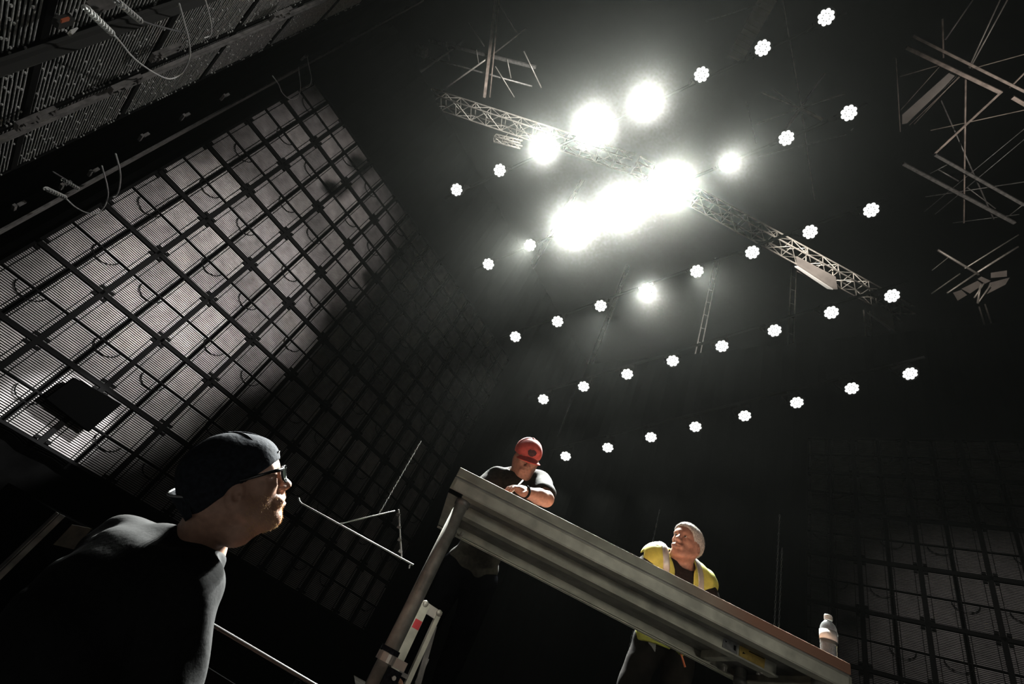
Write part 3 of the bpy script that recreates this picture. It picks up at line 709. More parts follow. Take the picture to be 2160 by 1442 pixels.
class Person:
    def __init__(s, **J): s.__dict__.update({k: np.asarray(v, float) for k, v in J.items()})
    def frame(s):
        up = nrm(s.neck - s.pelvis); side = nrm(s.shR - s.shL); side = nrm(side - up * (side @ up)); fwd = np.cross(up, side)
        return np.array([fwd, side, up]).T            # side points to the person's right
    def torso(s, f, o=0.0, k=.05, hips=True):
        R = s.frame(); fw, sd, up = R.T; mid = (s.shR + s.shL) / 2; L = np.linalg.norm(s.neck - s.pelvis); hw = np.linalg.norm(s.shR - s.shL) / 2
        f.ell(mid - up * .15 - fw * .012, (.112 + o, hw * .88 + o, .20 + o), R, k)
        f.ell(s.pelvis + (s.neck - s.pelvis) * .36 + fw * .012, (.115 + o, .150 + o, .19 + o), R, k)
        if hips: f.ell(s.pelvis, (.118 + o, .165 + o, .13 + o), R, k)
        for q in (s.shR, s.shL):
            f.cone(s.neck - up * .03, q, .062 + o, .060 + o, k); f.cone(mid - up * .03, q, .08 + o, .066 + o, k)
        f.cone(s.neck - up * .02, mid - up * .02, .052 + o, .07 + o, k)
        f.ell(mid - up * .08 - fw * .045, (.07 + o, hw * .8 + o, .13 + o), R, k)
    def arm(s, f, side, o=0.0, t0=0.0, t1=2.0, k=.02):
        sh, el, wr = (s.shR, s.elR, s.wrR) if side == 'R' else (s.shL, s.elL, s.wrL)
        e = sh + (el - sh) * min(1, t1); f.cone(sh, e, .058 + o, (.058 - .015 * min(1, t1)) + o, k)
        f.cone(sh + (el - sh) * .2, sh + (el - sh) * min(t1, .7), .054 + o, .05 + o, k)
        if t1 > 1: f.cone(el, el + (wr - el) * .35, .042 + o, .043 + o, k); f.cone(el + (wr - el) * .3, el + (wr - el) * min(1, t1 - 1), .043 + o, .029 + o, k)
    def leg(s, f, side, o=0.0, k=.03):
        h, kn, an = (s.hpR, s.knR, s.anR) if side == 'R' else (s.hpL, s.knL, s.anL)
        f.cone(h, kn, .088 + o, .060 + o, k); f.cone(kn, an, .058 + o, .040 + o, k)
        R = s.frame(); fw = nrm(R[:, 0] * [1, 1, 0]); f.cone(kn + (an - kn) * .15 - fw * .02, kn + (an - kn) * .5 - fw * .012, .048 + o, .044 + o, k)
    def shoe(s, f, side, toe):
        an = s.anR if side == 'R' else s.anL; d = nrm(np.asarray(toe, float) * [1, 1, 0]); z = an[2] * 0 + s.floor
        hl = np.array([an[0], an[1], z + .045]) - d * .03; te = np.array([an[0], an[1], z + .035]) + d * .17
        f.cone(hl, te, .042, .034, .01); f.cone(an + [0, 0, .02], hl + d * .03, .044, .044, .02); f.cone(te - d * .06, te, .042, .036, .01)
    def bounds(s, names, pad):
        P = np.array([getattr(s, n) for n in names]); return P.min(0) - pad, P.max(0) + pad
def folds(a1, a2, f1, f2, amp):
    a1, a2 = nrm(a1), nrm(a2)
    def fn(X, Y, Z):
        u = X*a1[0] + Y*a1[1] + Z*a1[2]; v = X*a2[0] + Y*a2[1] + Z*a2[2]
        return amp * (np.sin(f1*u + 2.2*np.sin(f2*v)) * .6 + .4 * np.sin(f1*1.9*u - 1.3*f2*v + 1.0))
    return fn
def strands(name, pts, dirs, length, rad, material, parent, seed=1, curl=.3):
    r_ = np.random.default_rng(seed); mb = MB()
    for p, d in zip(pts, dirs):
        d = nrm(d + r_.normal(0, curl, 3)); L = length * r_.uniform(.6, 1.2); u = nrm(np.cross(d, (.3, .5, .8))); w = np.cross(d, u)
        b = [p + rad * (math.cos(a) * u + math.sin(a) * w) for a in (0, 2.1, 4.2)]; m = p + d * L * .55 + u * L * .08
        c = [m + rad * .7 * (math.cos(a) * u + math.sin(a) * w) for a in (0, 2.1, 4.2)]; e = p + nrm(d + [0, 0, -.25]) * L
        mb.add(b + c + [e], [(0, 1, 4, 3), (1, 2, 5, 4), (2, 0, 3, 5), (3, 4, 6), (4, 5, 6), (5, 3, 6)])
    return build(name, mb, material, parent)

# ---------------------------------------------------------------- near man, profile, looking up at the lamps
UP = np.array([0, 0, 1.0])
NR = nrm(ray(500, 1024)); HC = at(500, 1024, 1.21)
_px = WM[:, 0] - NR * (WM[:, 0] @ NR); _py = WM[:, 1] - NR * (WM[:, 1] @ NR)
_a = math.radians(11); hx = nrm(nrm(_px) * math.cos(_a) + nrm(_py) * math.sin(_a)); hz = nrm(np.cross(hx, np.cross(nrm(_py), hx)))
H1 = Head(HC, hx, hz, 1.0)
FD = nrm(np.array([.80, .60, 0])); SD = np.cross(FD, UP)          # facing, and his right (towards the camera)
NB = at(414, 1158, 1.24)
def nb(f, r, u): return NB + FD * f + SD * r + UP * u
P1 = Person(neck=NB, pelvis=nb(-.08, 0, -.52), shR=nb(-.030, .175, -.085), shL=nb(-.10, -.18, -.085), elR=nb(.12, .235, -.355), wrR=nb(.33, .16, -.44),
            elL=nb(-.02, -.26, -.34), wrL=nb(.15, -.22, -.52), hpR=nb(-.08, .095, -.56), hpL=nb(-.08, -.095, -.56), knR=nb(.0, .11, -.98), knL=nb(.02, -.11, -.98),
            anR=np.array([*nb(-.05, .12, 0)[:2], .09]), anL=np.array([*nb(-.03, -.12, 0)[:2], .09]))
P1.floor = 0.0
man = thing('person', 'person in profile in black t-shirt, backward dark cap and sunglasses looking up', 'person', (*NB[:2], 0))
names = ['neck', 'pelvis', 'shR', 'shL', 'elR', 'wrR', 'elL', 'wrL', 'knR', 'knL', 'anR', 'anL']
lo, hi = P1.bounds(names, .16); hi[2] = HC[2] + .16; lo = np.minimum(lo, HC - .17); hi = np.maximum(hi, HC + .17)
f = Field(lo, hi, .0042)
H1.sculpt(f, NB, .054); P1.torso(f)
H1.C(f, (.04, 0, -.085), (-.005, 0, -.105), .036, .046, .03)
f.cone(NB - UP * .02, H1.p(-.045, 0, -.04), .058, .056, .03)
for sd in 'RL': P1.arm(f, sd); P1.leg(f, sd)
hand(f, P1.wrR, P1.wrR - P1.elR, -SD); hand(f, P1.wrL, P1.wrL - P1.elL, SD)
for sd in 'RL':
    an = P1.anR if sd == 'R' else P1.anL; f.cone(an, an + FD * .12 - UP * .04, .04, .03, .02)
body = fmesh('body', f, M['skin'], man)
# t-shirt
nk = nrm(H1.p(-.04, 0, -.06) - NB); cn = nrm(UP * 1.0 + FD * .04)
lo, hi = P1.bounds(['neck', 'pelvis', 'shR', 'shL', 'elR', 'elL'], .17)
f = Field(lo, hi, .0055); P1.torso(f, .014)
for sd in 'RL': P1.arm(f, sd, .020, 0, .66)
f.cone(NB + nk * .06, NB - UP * .03, .062, .068, .03)
f.warp(folds(FD * .6 + UP * .8, SD, 38, 16, .0055))
for e, w in ((P1.elR, P1.shR), (P1.elL, P1.shL)):
    d = nrm(e - w); b = w + d * np.linalg.norm(e - w) * .71
    f.cone(b - d * .05, b + d * .08, .050, .058, .004, True)
f.half(NB + UP * .022, cn, .012)
shirt = fmesh('tshirt', f, M['blacktee'], man)
def seam(pa, n=22):                                   # a thin raised stitch line laid on the shirt
    pts = []
    for i in range(n + 1): pts.append(pa(i / n))
    return pts
dR = nrm(P1.elR - P1.shR); u0 = nrm(np.cross(dR, FD)); w0 = np.cross(dR, u0); mb = MB()
mb.tube([P1.shR + dR * .195 + .0735 * (math.cos(a) * u0 + math.sin(a) * w0) for a in np.linspace(0, 2 * math.pi, 40)], .003, 6)
build('seam', MB().tube([P1.shR - SD * .035 + FD * (.080 * math.cos(a)) + UP * (.088 * math.sin(a)) + SD * .02 * math.sin(a) for a in np.linspace(-.6, 2.6, 24)], .003, 6), M['blacktee'], shirt, ORG[man.name], True)
build('sleeve_hem', mb, M['blacktee'], shirt, ORG[man.name], True)
mb = MB(); uu = nrm(np.cross(cn, FD)); ww = np.cross(cn, uu)
mb.tube([NB + nk * .024 + .061 * (math.cos(a) * uu + math.sin(a) * ww) for a in np.linspace(0, 2 * math.pi, 40)], .0065, 8); build('collar', mb, M['blacktee'], shirt, ORG[man.name], True)
# trousers and shoes
lo, hi = P1.bounds(['hpR', 'hpL', 'knR', 'knL', 'anR', 'anL'], .2); f = Field(lo, hi, .008)
f.ell(P1.pelvis - UP * .02, (.13, .178, .13), P1.frame(), .03)
for sd in 'RL': P1.leg(f, sd, .018)
f.warp(folds(UP, FD, 45, 14, .004)); fmesh('trousers', f, M['denim'], man)
for sd in 'RL':
    an = P1.anR if sd == 'R' else P1.anL; f = Field(an - [.3, .3, .12], an + [.3, .3, .14], .006); P1.shoe(f, sd, FD + SD * (.15 if sd == 'R' else -.15)); f.half((0, 0, 0.001), (0, 0, -1)); fmesh('shoe', f, M['shoe'], man)
# cap worn backwards
f = Field(HC - .24, HC + .24, .0042)
H1.E(f, (-.014, 0, .044), (.112, .090, .094), .01); H1.E(f, (-.050, 0, .016), (.076, .082, .085), .03); H1.E(f, (.050, 0, .052), (.050, .070, .056), .03)
nv_ = H1.R @ nrm(np.array([.53, 0, -1.0])); f.half(H1.p(0, 0, -.005), nv_)
f.warp(folds(H1.R @ np.array([.2, .3, 1.0]), H1.R @ np.array([1.0, .2, 0]), 55, 22, .0016))
H1.E(f, (-.012, 0, .030), (.100, .0785, .084), .004, True)
cap = fmesh('cap', f, M['navycap'], man)
mb = MB(); mb.tube([H1.p(-.012 + .1125 * math.cos(a), 0, .045 + .0945 * math.sin(a)) for a in np.linspace(.1, 2.9, 30)], .0022, 6)
for q in (.9, -.9):
    mb.tube([H1.p(-.012 + .1105 * math.cos(a) * math.cos(q), .0905 * math.cos(a) * math.sin(q), .045 + .0945 * math.sin(a)) for a in np.linspace(.25, math.pi / 2, 18)], .0018, 6)
build('seam', mb, M['navycap'], cap, ORG[man.name], True)
mb = MB(); mb.lathe([(.0085, 0), (.008, .004), (.004, .006), (0, .0065)], 12, H1.R, H1.p(-.012, 0, .136)); build('button', mb, M['navycap'], cap, ORG[man.name], True)
# brim at the back: a curved plate
bv = []; bf = []; nu, nw = 16, 6
ang0 = math.pi - .35
for j in range(nw + 1):
    for i in range(nu + 1):
        q = -1 + 2 * i / nu; a = ang0 + q * .95; rr = .098 + (.038 * math.cos(q * 1.35)) * j / nw
        z = -.004 + .53 * (-.014 + rr * math.cos(a)) + .095 * (j / nw) * math.cos(q)
        bv.append(H1.p(-.014 + rr * math.cos(a), .86 * rr * math.sin(a), z))
for t_ in (0, 1):
    pass
up_ = H1.R[:, 2] * .0035; k_ = len(bv); bv = bv + [p + up_ for p in bv]
for j in range(nw):
    for i in range(nu):
        q = j * (nu + 1) + i; bf += [(q, q + 1, q + nu + 2, q + nu + 1), (q + k_, q + nu + 1 + k_, q + nu + 2 + k_, q + 1 + k_)]
for i in range(nu):
    q = nw * (nu + 1) + i; bf.append((q, q + 1, q + 1 + k_, q + k_)); bf.append((i + 1, i, i + k_, i + 1 + k_))
for j in range(nw):
    q = j * (nu + 1); bf.append((q, q + nu + 1, q + nu + 1 + k_, q + k_)); q += nu; bf.append((q + nu + 1, q, q + k_, q + nu + 1 + k_))
mb = MB(); mb.add(bv, bf); build('brim', mb, M['navycap'], cap, ORG[man.name], True)
mb = MB(); mb.tube([bv[nw * (nu + 1) + i] for i in range(nu + 1)], .0028, 6); build('brim_edge', mb, M['grey'], cap, ORG[man.name], True)
mb = MB(); mb.box(H1.p(.099, -.020, .066), (.003, .020, .014), H1.R @ np.array([[.9, .1, .42], [0, 1, -.1], [-.42, 0, .9]])); build('tag', mb, M['white'], cap, ORG[man.name])
# sunglasses
gl = MB()
for y in (-1, 1):
    gl.tube([H1.p(.106, .060*y, .022), H1.p(.085, .078*y, .020), H1.p(.02, .082*y, .012), H1.p(-.012, .080*y, .010), H1.p(-.028, .079*y, -.010)], [.0045, .005, .0035, .003, .0025], 8)
gl.tube([H1.p(.112, -.012, .022), H1.p(.116, 0, .024), H1.p(.112, .012, .022)], .003, 8)
frames = build('sunglasses', gl, M['plastic'], man, smooth=True)
for y in (-1, 1):
    ring = []; lens = []
    for i in range(25):
        a = 2 * math.pi * i / 24; cy = .036 + .027 * math.cos(a); cz = .010 + .020 * math.sin(a) * (1.0 if math.sin(a) > 0 else 1.1)
        ring.append(H1.p(.113 - .35 * max(0, cy - .03) , cy * y, cz)); lens.append(ring[-1])
    mb = MB(); mb.tube(ring, .003, 6, cap=False); build('rim', mb, M['plastic'], frames, ORG[man.name], True)
    mb = MB(); mb.add(lens[:24] + [p - H1.R[:, 0] * .0015 for p in lens[:24]], [tuple(range(24)), tuple(range(24, 48))[::-1]]); build('lens', mb, M['darklens'], frames, ORG[man.name])
# short beard: strands rooted on the jaw, chin and upper lip
bm = body.data; nvt = len(bm.vertices); co = np.empty(nvt * 3, np.float32); bm.vertices.foreach_get('co', co); co = co.reshape(-1, 3).astype(float) + ORG[man.name]
no = np.empty(nvt * 3, np.float32); bm.vertex_normals.foreach_get('vector', no); no = no.reshape(-1, 3).astype(float)
def beard_pts(Hd, co, no, n, seed=3):
    q = (co - Hd.c) @ Hd.R / Hd.s; x, y, z = q.T; ay = np.abs(y)
    jaw = (z < -.046 + .42 * (.085 - x)) & (z > -.128) & (x > .012) & (ay < .075)
    lips = (np.abs(z + .061) < .0135) & (ay < .024) & (x > .088)
    must = (z > -.056) & (z < -.038) & (ay < .034) & (x > .082)
    under = (no @ Hd.R[:, 2] < -.85) & (x < .05)
    i = np.flatnonzero((jaw | must) & ~lips & ~under)
    r_ = np.random.default_rng(seed); i = r_.choice(i, min(n, len(i)), replace=True); j = r_.normal(0, .0012, (len(i), 3))
    return co[i] + j, no[i]
bp_, bn_ = beard_pts(H1, co, no, 16000)
strands('beard', bp_ - bn_ * .001, bn_ * .45 - H1.R[:, 2] * .7 + H1.R[:, 0] * .1, .0068, .00036, M['beard'], man, 5, .4)

# ---------------------------------------------------------------- man with the red cap, bent over the deck
def stand(kind, label, loc): return thing('person', label, 'person', loc)
HC2 = ony(1111, 966, 2.74)
tocam = nrm((CAM - HC2) * [1, 1, 0]); side2 = np.cross(UP, tocam)
_f2 = nrm(tocam * .80 + side2 * (.22) - UP * .62); _u2 = nrm(UP + side2 * -.16 + tocam * .15)
H2 = Head(HC2, _f2, _u2, .95)
B2 = nrm(tocam + side2 * .1); S2 = -np.cross(UP, B2)                        # facing, his right
NK2 = HC2 - B2 * .075 - UP * .135
def n2(f, r, u): return NK2 + B2 * f + S2 * r + UP * u
P2 = Person(neck=NK2, pelvis=n2(-.42, 0, -.48), shR=ony(1048, 1013, 2.88), shL=ony(1136, 1021, 2.86), elR=ony(1048, 1013, 2.88) + B2 * .10 + S2 * .10 - UP * .22, wrR=np.array([*n2(.22, .02, 0)[:2], 2.235]),
            elL=ony(1152, 1052, 2.62), wrL=ony(1104, 1036, 2.50), hpR=n2(-.42, .09, -.54), hpL=n2(-.42, -.09, -.54), knR=n2(-.40, .11, 0), knL=n2(-.42, -.11, 0), anR=n2(-.48, .12, 0), anL=n2(-.46, -.12, 0))
for q in 'RL':
    setattr(P2, 'kn' + q, np.array([*getattr(P2, 'kn' + q)[:2], STAGE_Z + .47])); setattr(P2, 'an' + q, np.array([*getattr(P2, 'an' + q)[:2], STAGE_Z + .09]))
P2.floor = STAGE_Z
def dress(P, H, NK, FDx, label, face, skin, teem, sleeve, pants, res=.0045, neck_r=.056):
    t = stand('person', label, (*((P.anR + P.anL) / 2)[:2], P.floor))
    nm = ['neck', 'pelvis', 'shR', 'shL', 'elR', 'wrR', 'elL', 'wrL', 'knR', 'knL', 'anR', 'anL']
    lo, hi = P.bounds(nm, .19); hi = np.maximum(hi, H.c + .16); lo = np.minimum(lo, H.c - .16); f = Field(lo, hi, res)
    H.sculpt(f, NK, neck_r); P.torso(f)
    for sd in 'RL': P.arm(f, sd); P.leg(f, sd)
    face(f)
    for sd in 'RL':
        an = P.anR if sd == 'R' else P.anL; f.cone(an, an + FDx * .1 - UP * .04, .04, .03, .02)
    b = fmesh('body', f, skin, t)
    lo, hi = P.bounds(['neck', 'pelvis', 'shR', 'shL', 'elR', 'elL'], .2); f = Field(lo, hi, .0065); P.torso(f, .013)
    for sd in 'RL': P.arm(f, sd, .020, 0, sleeve)
    nk = nrm(H.p(-.04, 0, -.06) - NK); f.cone(NK + nk * .05, NK - UP * .03, .066, .085, .03)
    f.warp(folds(FDx * .5 + UP * .8, np.cross(UP, FDx), 42, 18, .004))
    for e, w in ((P.elR, P.shR), (P.elL, P.shL)):
        d = nrm(e - w); q = w + d * np.linalg.norm(e - w) * (sleeve + .04); f.cone(q - d * .05, q + d * .08, .050, .058, .004, True)
    f.cone(NK + nk * .035, NK + nk * .25, .072, .09, .012, True)
    sh = fmesh('tshirt', f, teem, t)
    lo, hi = P.bounds(['hpR', 'hpL', 'knR', 'knL', 'anR', 'anL'], .2); f = Field(lo, hi, .008); f.ell(P.pelvis - UP * .03, (.125, .172, .12), P.frame(), .03)
    for sd in 'RL': P.leg(f, sd, .020)
    f.warp(folds(UP * .8 + FDx * .5, np.cross(UP, FDx), 31, 23, .0045)); fmesh('trousers', f, pants, t)
    for sd in 'RL':
        an = P.anR if sd == 'R' else P.anL; f = Field(an - [.3, .3, .12], an + [.3, .3, .14], .007); P.shoe(f, sd, FDx); f.half((0, 0, P.floor + .001), (0, 0, -1)); fmesh('shoe', f, M['shoe'], t)
    for y in (-1, 1):
        e = MB(); c = H.p(.0805, .032 * y, .010); u = H.R[:, 0]; v = H.R[:, 1]; w = H.R[:, 2]
        e.lathe([(.0131 * math.sin(a), -.0131 * math.cos(a)) for a in np.linspace(0, math.pi, 9)], 14, np.array([v, w, u]).T, c); eo = build('eye', e, M['eye'], t, smooth=True)
        e = MB(); e.lathe([(.006, .0118), (.003, .0134), (0, .0137)], 12, np.array([v, w, u]).T, c); build('iris', e, M['iris'], eo, ORG[t.name])
        e = MB(); e.tube([H.p(.0945, .017 * y, .029), H.p(.091, .032 * y, .0335), H.p(.080, .047 * y, .029)], [.003, .0038, .002], 6); build('eyebrow', e, M['trousers'], t, smooth=True)
    return t, b, sh
def face2(f):
    hand(f, P2.wrL, P2.wrL - P2.elL + UP * .02, -UP, 1.0, (.35, .45, .5, .55)); hand(f, P2.wrR, nrm(P2.wrR - P2.elR) * [1, 1, .2], -UP * 1.0, 1.0, (.25, .3, .3, .3))
red, rb, rs = dress(P2, H2, NK2, B2, 'person in red cap and grey-brown t-shirt bending over the table, writing', face2, M['skin2'], M['browntee'], .72, M['denim'])
f = Field(HC2 - .24, HC2 + .24, .0045)
H2.E(f, (-.008, 0, .046), (.110, .089, .092), .01); H2.E(f, (-.045, 0, .03), (.076, .080, .082), .03); H2.E(f, (.045, 0, .060), (.052, .068, .062), .03)
f.half(H2.p(0, 0, .018), H2.R @ nrm(np.array([.10, 0, -1.0]))); H2.E(f, (-.012, 0, .028), (.100, .0785, .086), .004, True)
cap2 = fmesh('cap', f, M['redcap'], red)
bv = []; nu, nw = 18, 7
for j in range(nw + 1):
    for i in range(nu + 1):
        q = -1 + 2 * i / nu; a = q * .98; r0 = .092; rr = r0 + .072 * math.cos(q * 1.2) * j / nw
        bv.append(H2.p(.004 + rr * math.cos(a), .84 * rr * math.sin(a), .040 - .022 * j / nw * math.cos(q) - .028 * q * q))
k_ = len(bv); up_ = H2.R[:, 2] * .004; bv = bv + [p + up_ for p in bv]; bf = []
for j in range(nw):
    for i in range(nu): q = j * (nu + 1) + i; bf += [(q, q + nu + 1, q + nu + 2, q + 1), (q + k_, q + 1 + k_, q + nu + 2 + k_, q + nu + 1 + k_)]
for i in range(nu): q = nw * (nu + 1) + i; bf += [(q, q + k_, q + 1 + k_, q + 1), (i, i + 1, i + 1 + k_, i + k_)]
for j in range(nw): q = j * (nu + 1); bf += [(q, q + k_, q + nu + 1 + k_, q + nu + 1)]; q += nu; bf += [(q, q + nu + 1, q + nu + 1 + k_, q + k_)]
mb = MB(); mb.add(bv, bf); build('brim', mb, M['redcap'], cap2, ORG[red.name], True)
mb = MB(); mb.lathe([(.0085, 0), (.008, .004), (.004, .006), (0, .0065)], 12, H2.R, H2.p(-.008, 0, .1365)); build('button', mb, M['redcap'], cap2, ORG[red.name], True)
mb = MB()
for q in (.55, -.55, 1.57, -1.57): mb.tube([H2.p(-.008 + .1108 * math.cos(a) * math.cos(q), .0898 * math.cos(a) * math.sin(q), .046 + .0928 * math.sin(a)) for a in np.linspace(.3, math.pi / 2, 16)], .0014, 6)
build('seam', mb, M['redcap'], cap2, ORG[red.name], True)
# dark emblem laid on the front of the crown
em = [(-.024, .004), (-.018, -.016), (-.006, -.024), (.008, -.022), (.020, -.010), (.024, .006), (.016, .018), (.004, .022), (-.004, .016), (-.014, .020)]
vv = []
for a, b in em + [(0, 0)]:
    d_ = nrm(np.array([.098, a * 1.3, .072 + b - .056])); s_ = np.array([.102, .090, .080]); c_ = np.array([.012, 0, .056]); r_ = 1 / np.linalg.norm(d_ / s_); vv.append(H2.p(*(c_ + d_ * (r_ + .0015))))
mb = MB(); n_ = len(em); mb.add(vv, [(i, (i + 1) % n_, n_) for i in range(n_)]); build('emblem', mb, M['emblem'], cap2, ORG[red.name])
d_ = nrm(P2.wrL - P2.elL); u_ = nrm(np.cross(d_, UP)); w_ = np.cross(d_, u_); mb = MB()
mb.tube([P2.wrL - d_ * .015 + .0315 * (math.cos(a) * u_ + math.sin(a) * w_) for a in np.linspace(0, 2 * math.pi, 30)], .008, 8); mb.box(P2.wrL - d_ * .015 + UP * .034, (.03, .03, .012)); build('wristband', mb, M['black'], red, smooth=False)
pen_p = P2.wrL + d_ * .085 - UP * .015
mb = MB(); mb.tube([pen_p - UP * .045 + d_ * .02, pen_p + UP * .075 - d_ * .045], .0042, 8); solo('pen', mb, M['white'], 'white pen held by the person in the red cap', 'pen', None, True)

# ---------------------------------------------------------------- man in the yellow vest, bracing on the deck
HC3 = ony(1449, 1148, 2.80)
tc3 = nrm((CAM - HC3) * [1, 1, 0]); s3 = np.cross(UP, tc3)                    # s3 points to the right of someone facing us (left in the picture)
sl = -nrm(WM[:, 0] * [1, 1, 0])                                              # towards picture left
_f3 = nrm(tc3 * .82 + sl * .56 + UP * .02); _u3 = nrm(UP + WM[:, 0] * .20 - tc3 * .05)
H3 = Head(HC3, _f3, _u3, 1.02)
B3 = nrm(tc3 + sl * .22); S3 = -np.cross(UP, B3)
NK3 = HC3 + nrm(WM[:, 0]) * -.01 - tc3 * .06 - UP * .150
SR3 = ony(1386, 1180, 2.90); SL3 = ony(1477, 1228, 2.92)
NK3 = (SR3 + SL3) / 2 * .45 + NK3 * .55; NK3 = NK3 + UP * .01
PE3 = ony(1404, 1342, 3.34)
P3 = Person(neck=NK3, pelvis=PE3, shR=SR3, shL=SL3, elR=SR3 + B3 * .02 + S3 * .13 - UP * .20, wrR=np.array([*(SR3 + B3 * .20 + S3 * .06)[:2], TZT + .032]), elL=SL3 + B3 * .02 - S3 * .12 - UP * .20, wrL=np.array([*(SL3 + B3 * .18 - S3 * .05)[:2], TZT + .032]),
            hpR=PE3 + S3 * .095 - UP * .04, hpL=PE3 - S3 * .095 - UP * .04, knR=PE3 * [1, 1, 0] + S3 * .16 + B3 * .10 + UP * (STAGE_Z + .48), knL=PE3 * [1, 1, 0] - S3 * .13 + UP * (STAGE_Z + .48), anR=PE3 * [1, 1, 0] + S3 * .17 + UP * (STAGE_Z + .09), anL=PE3 * [1, 1, 0] - S3 * .14 - B3 * .05 + UP * (STAGE_Z + .09))
P3.floor = STAGE_Z
def face3(f):
    for sd in 'RL':
        wr, el = (P3.wrR, P3.elR) if sd == 'R' else (P3.wrL, P3.elL); hand(f, wr, B3 * 1.0 + UP * -.05, -UP, 1.0, (.12, .12, .14, .16))
yel, yb_, ys = dress(P3, H3, NK3, B3, 'person with short grey hair in yellow safety vest leaning on the table', face3, M['skin2'], M['darktee'], .75, M['trousers'])
# hair: cropped cap of strands over a thin shell
f = Field(HC3 - .2, HC3 + .2, .0045); H3.E(f, (-.014, 0, .040), (.1035, .0805, .092), .01); H3.E(f, (-.046, 0, .012), (.068, .072, .075), .03); H3.E(f, (.050, 0, .054), (.0505, .068, .062), .03)
f.half(H3.p(.085, 0, .068), H3.R @ nrm(np.array([.825, 0, -.565])), .010); f.half(H3.p(-.03, 0, -.045), H3.R @ nrm(np.array([.3, 0, -1.0])), .01)
f.warp(folds(H3.R @ np.array([1, .3, .2]), H3.R @ np.array([.2, 1, .1]), 260, 190, .0018))
hair = fmesh('hair', f, M['greyhair'], yel)
hm = hair.data; n_ = len(hm.vertices); co = np.empty(n_ * 3, np.float32); hm.vertices.foreach_get('co', co); co = co.reshape(-1, 3).astype(float) + ORG[yel.name]
no = np.empty(n_ * 3, np.float32); hm.vertex_normals.foreach_get('vector', no); no = no.reshape(-1, 3).astype(float)
r_ = np.random.default_rng(4); i_ = r_.choice(n_, 5000); strands('hair_tuft', co[i_] - no[i_] * .002, no[i_] + H3.R[:, 2] * .3 + H3.R[:, 0] * .35, .008, .0007, M['greyhair'], yel, 8, .35)
# vest: open front, no sleeves
lo, hi = P3.bounds(['neck', 'pelvis', 'shR', 'shL'], .24); lo[2] -= .08; f = Field(lo, hi, .0065); P3.torso(f, .030, .05); F3 = P3.frame(); fw, sd_, up3 = F3.T
f.cone(P3.pelvis - UP * .02, P3.pelvis - UP * .11, .165, .175, .05)
f.warp(folds(up3 * .4 + sd_ * .3, fw, 48, 16, .005))
for q in (P3.shR, P3.shL):
    o_ = q + (q - P3.neck) * .22; f.cone(o_ - up3 * .02, o_ - up3 * .16 + (q - P3.neck) * .10, .075, .080, .01, True)
mid3 = (P3.shR + P3.shL) / 2
f.cone(P3.neck + up3 * .10 + fw * .02, mid3 - up3 * .05 + fw * .16, .068, .05, .01, True); f.cone(mid3 - up3 * .05 + fw * .17, P3.pelvis + fw * .26, .05, .085, .01, True)
g = Field(lo, hi, .0065); P3.torso(g, .017, .05); g.cone(P3.pelvis - UP * .02, P3.pelvis - UP * .30, .152, .162, .05); g.warp(folds(up3 * .4 + sd_ * .3, fw, 48, 16, .005)); f.a = np.maximum(f.a, -g.a)
f.half(P3.pelvis - UP * .10, (0, 0, -1)); f.cone(P3.neck + up3 * .05, P3.neck + up3 * .25, .082, .10, .012, True)
vest = fmesh('safety_vest', f, M['vest'], yel)
# reflective bands: the same shell, a hair further out, kept in narrow strips
def band(name, cuts):
    f = Field(lo, hi, .0065); P3.torso(f, .034, .05); f.warp(folds(up3 * .4 + sd_ * .3, fw, 48, 16, .005))
    for p_, n__ in cuts: f.half(p_, n__, .002)
    for q in (P3.shR, P3.shL):
        o_ = q + (q - P3.neck) * .22; f.cone(o_ - up3 * .02, o_ - up3 * .16 + (q - P3.neck) * .10, .077, .082, .01, True)
    f.cone(P3.neck + up3 * .10 + fw * .02, mid3 - up3 * .05 + fw * .16, .071, .053, .01, True); f.cone(mid3 - up3 * .05 + fw * .17, P3.pelvis + fw * .26, .053, .088, .01, True)
    g = Field(lo, hi, .0065); P3.torso(g, .019, .05); g.warp(folds(up3 * .4 + sd_ * .3, fw, 48, 16, .005)); f.a = np.maximum(f.a, -g.a)
    o = fmesh(name, f, M['tape'], vest); o.location = (0, 0, 0); return o
for s_ in (1, -1):
    p_ = mid3 + sd_ * s_ * .115; band('reflective_band', [(p_ + sd_ * .022, sd_), (p_ - sd_ * .022, -sd_)])
p_ = P3.pelvis + up3 * .14; band('reflective_band', [(p_ + up3 * .025, up3), (p_ - up3 * .025, -up3)])
mb = MB(); a0 = P3.pelvis - S3 * .10 + B3 * .15 - UP * .02; a1 = a0 - S3 * .08 - UP * .15 + B3 * .02
mb.tube([a0, (a0 + a1) / 2 + B3 * .03, a1], .006, 8); build('strap', mb, M['orange'], yel, smooth=True)
mb = MB(); mb.lathe([(.165, -.01), (.167, .015), (.165, .035)], 30, np.array([S3, B3, UP]).T @ np.diag([1.02, .78, 1]), P3.pelvis - UP * .0); build('belt', mb, M['shoe'], yel, smooth=True)

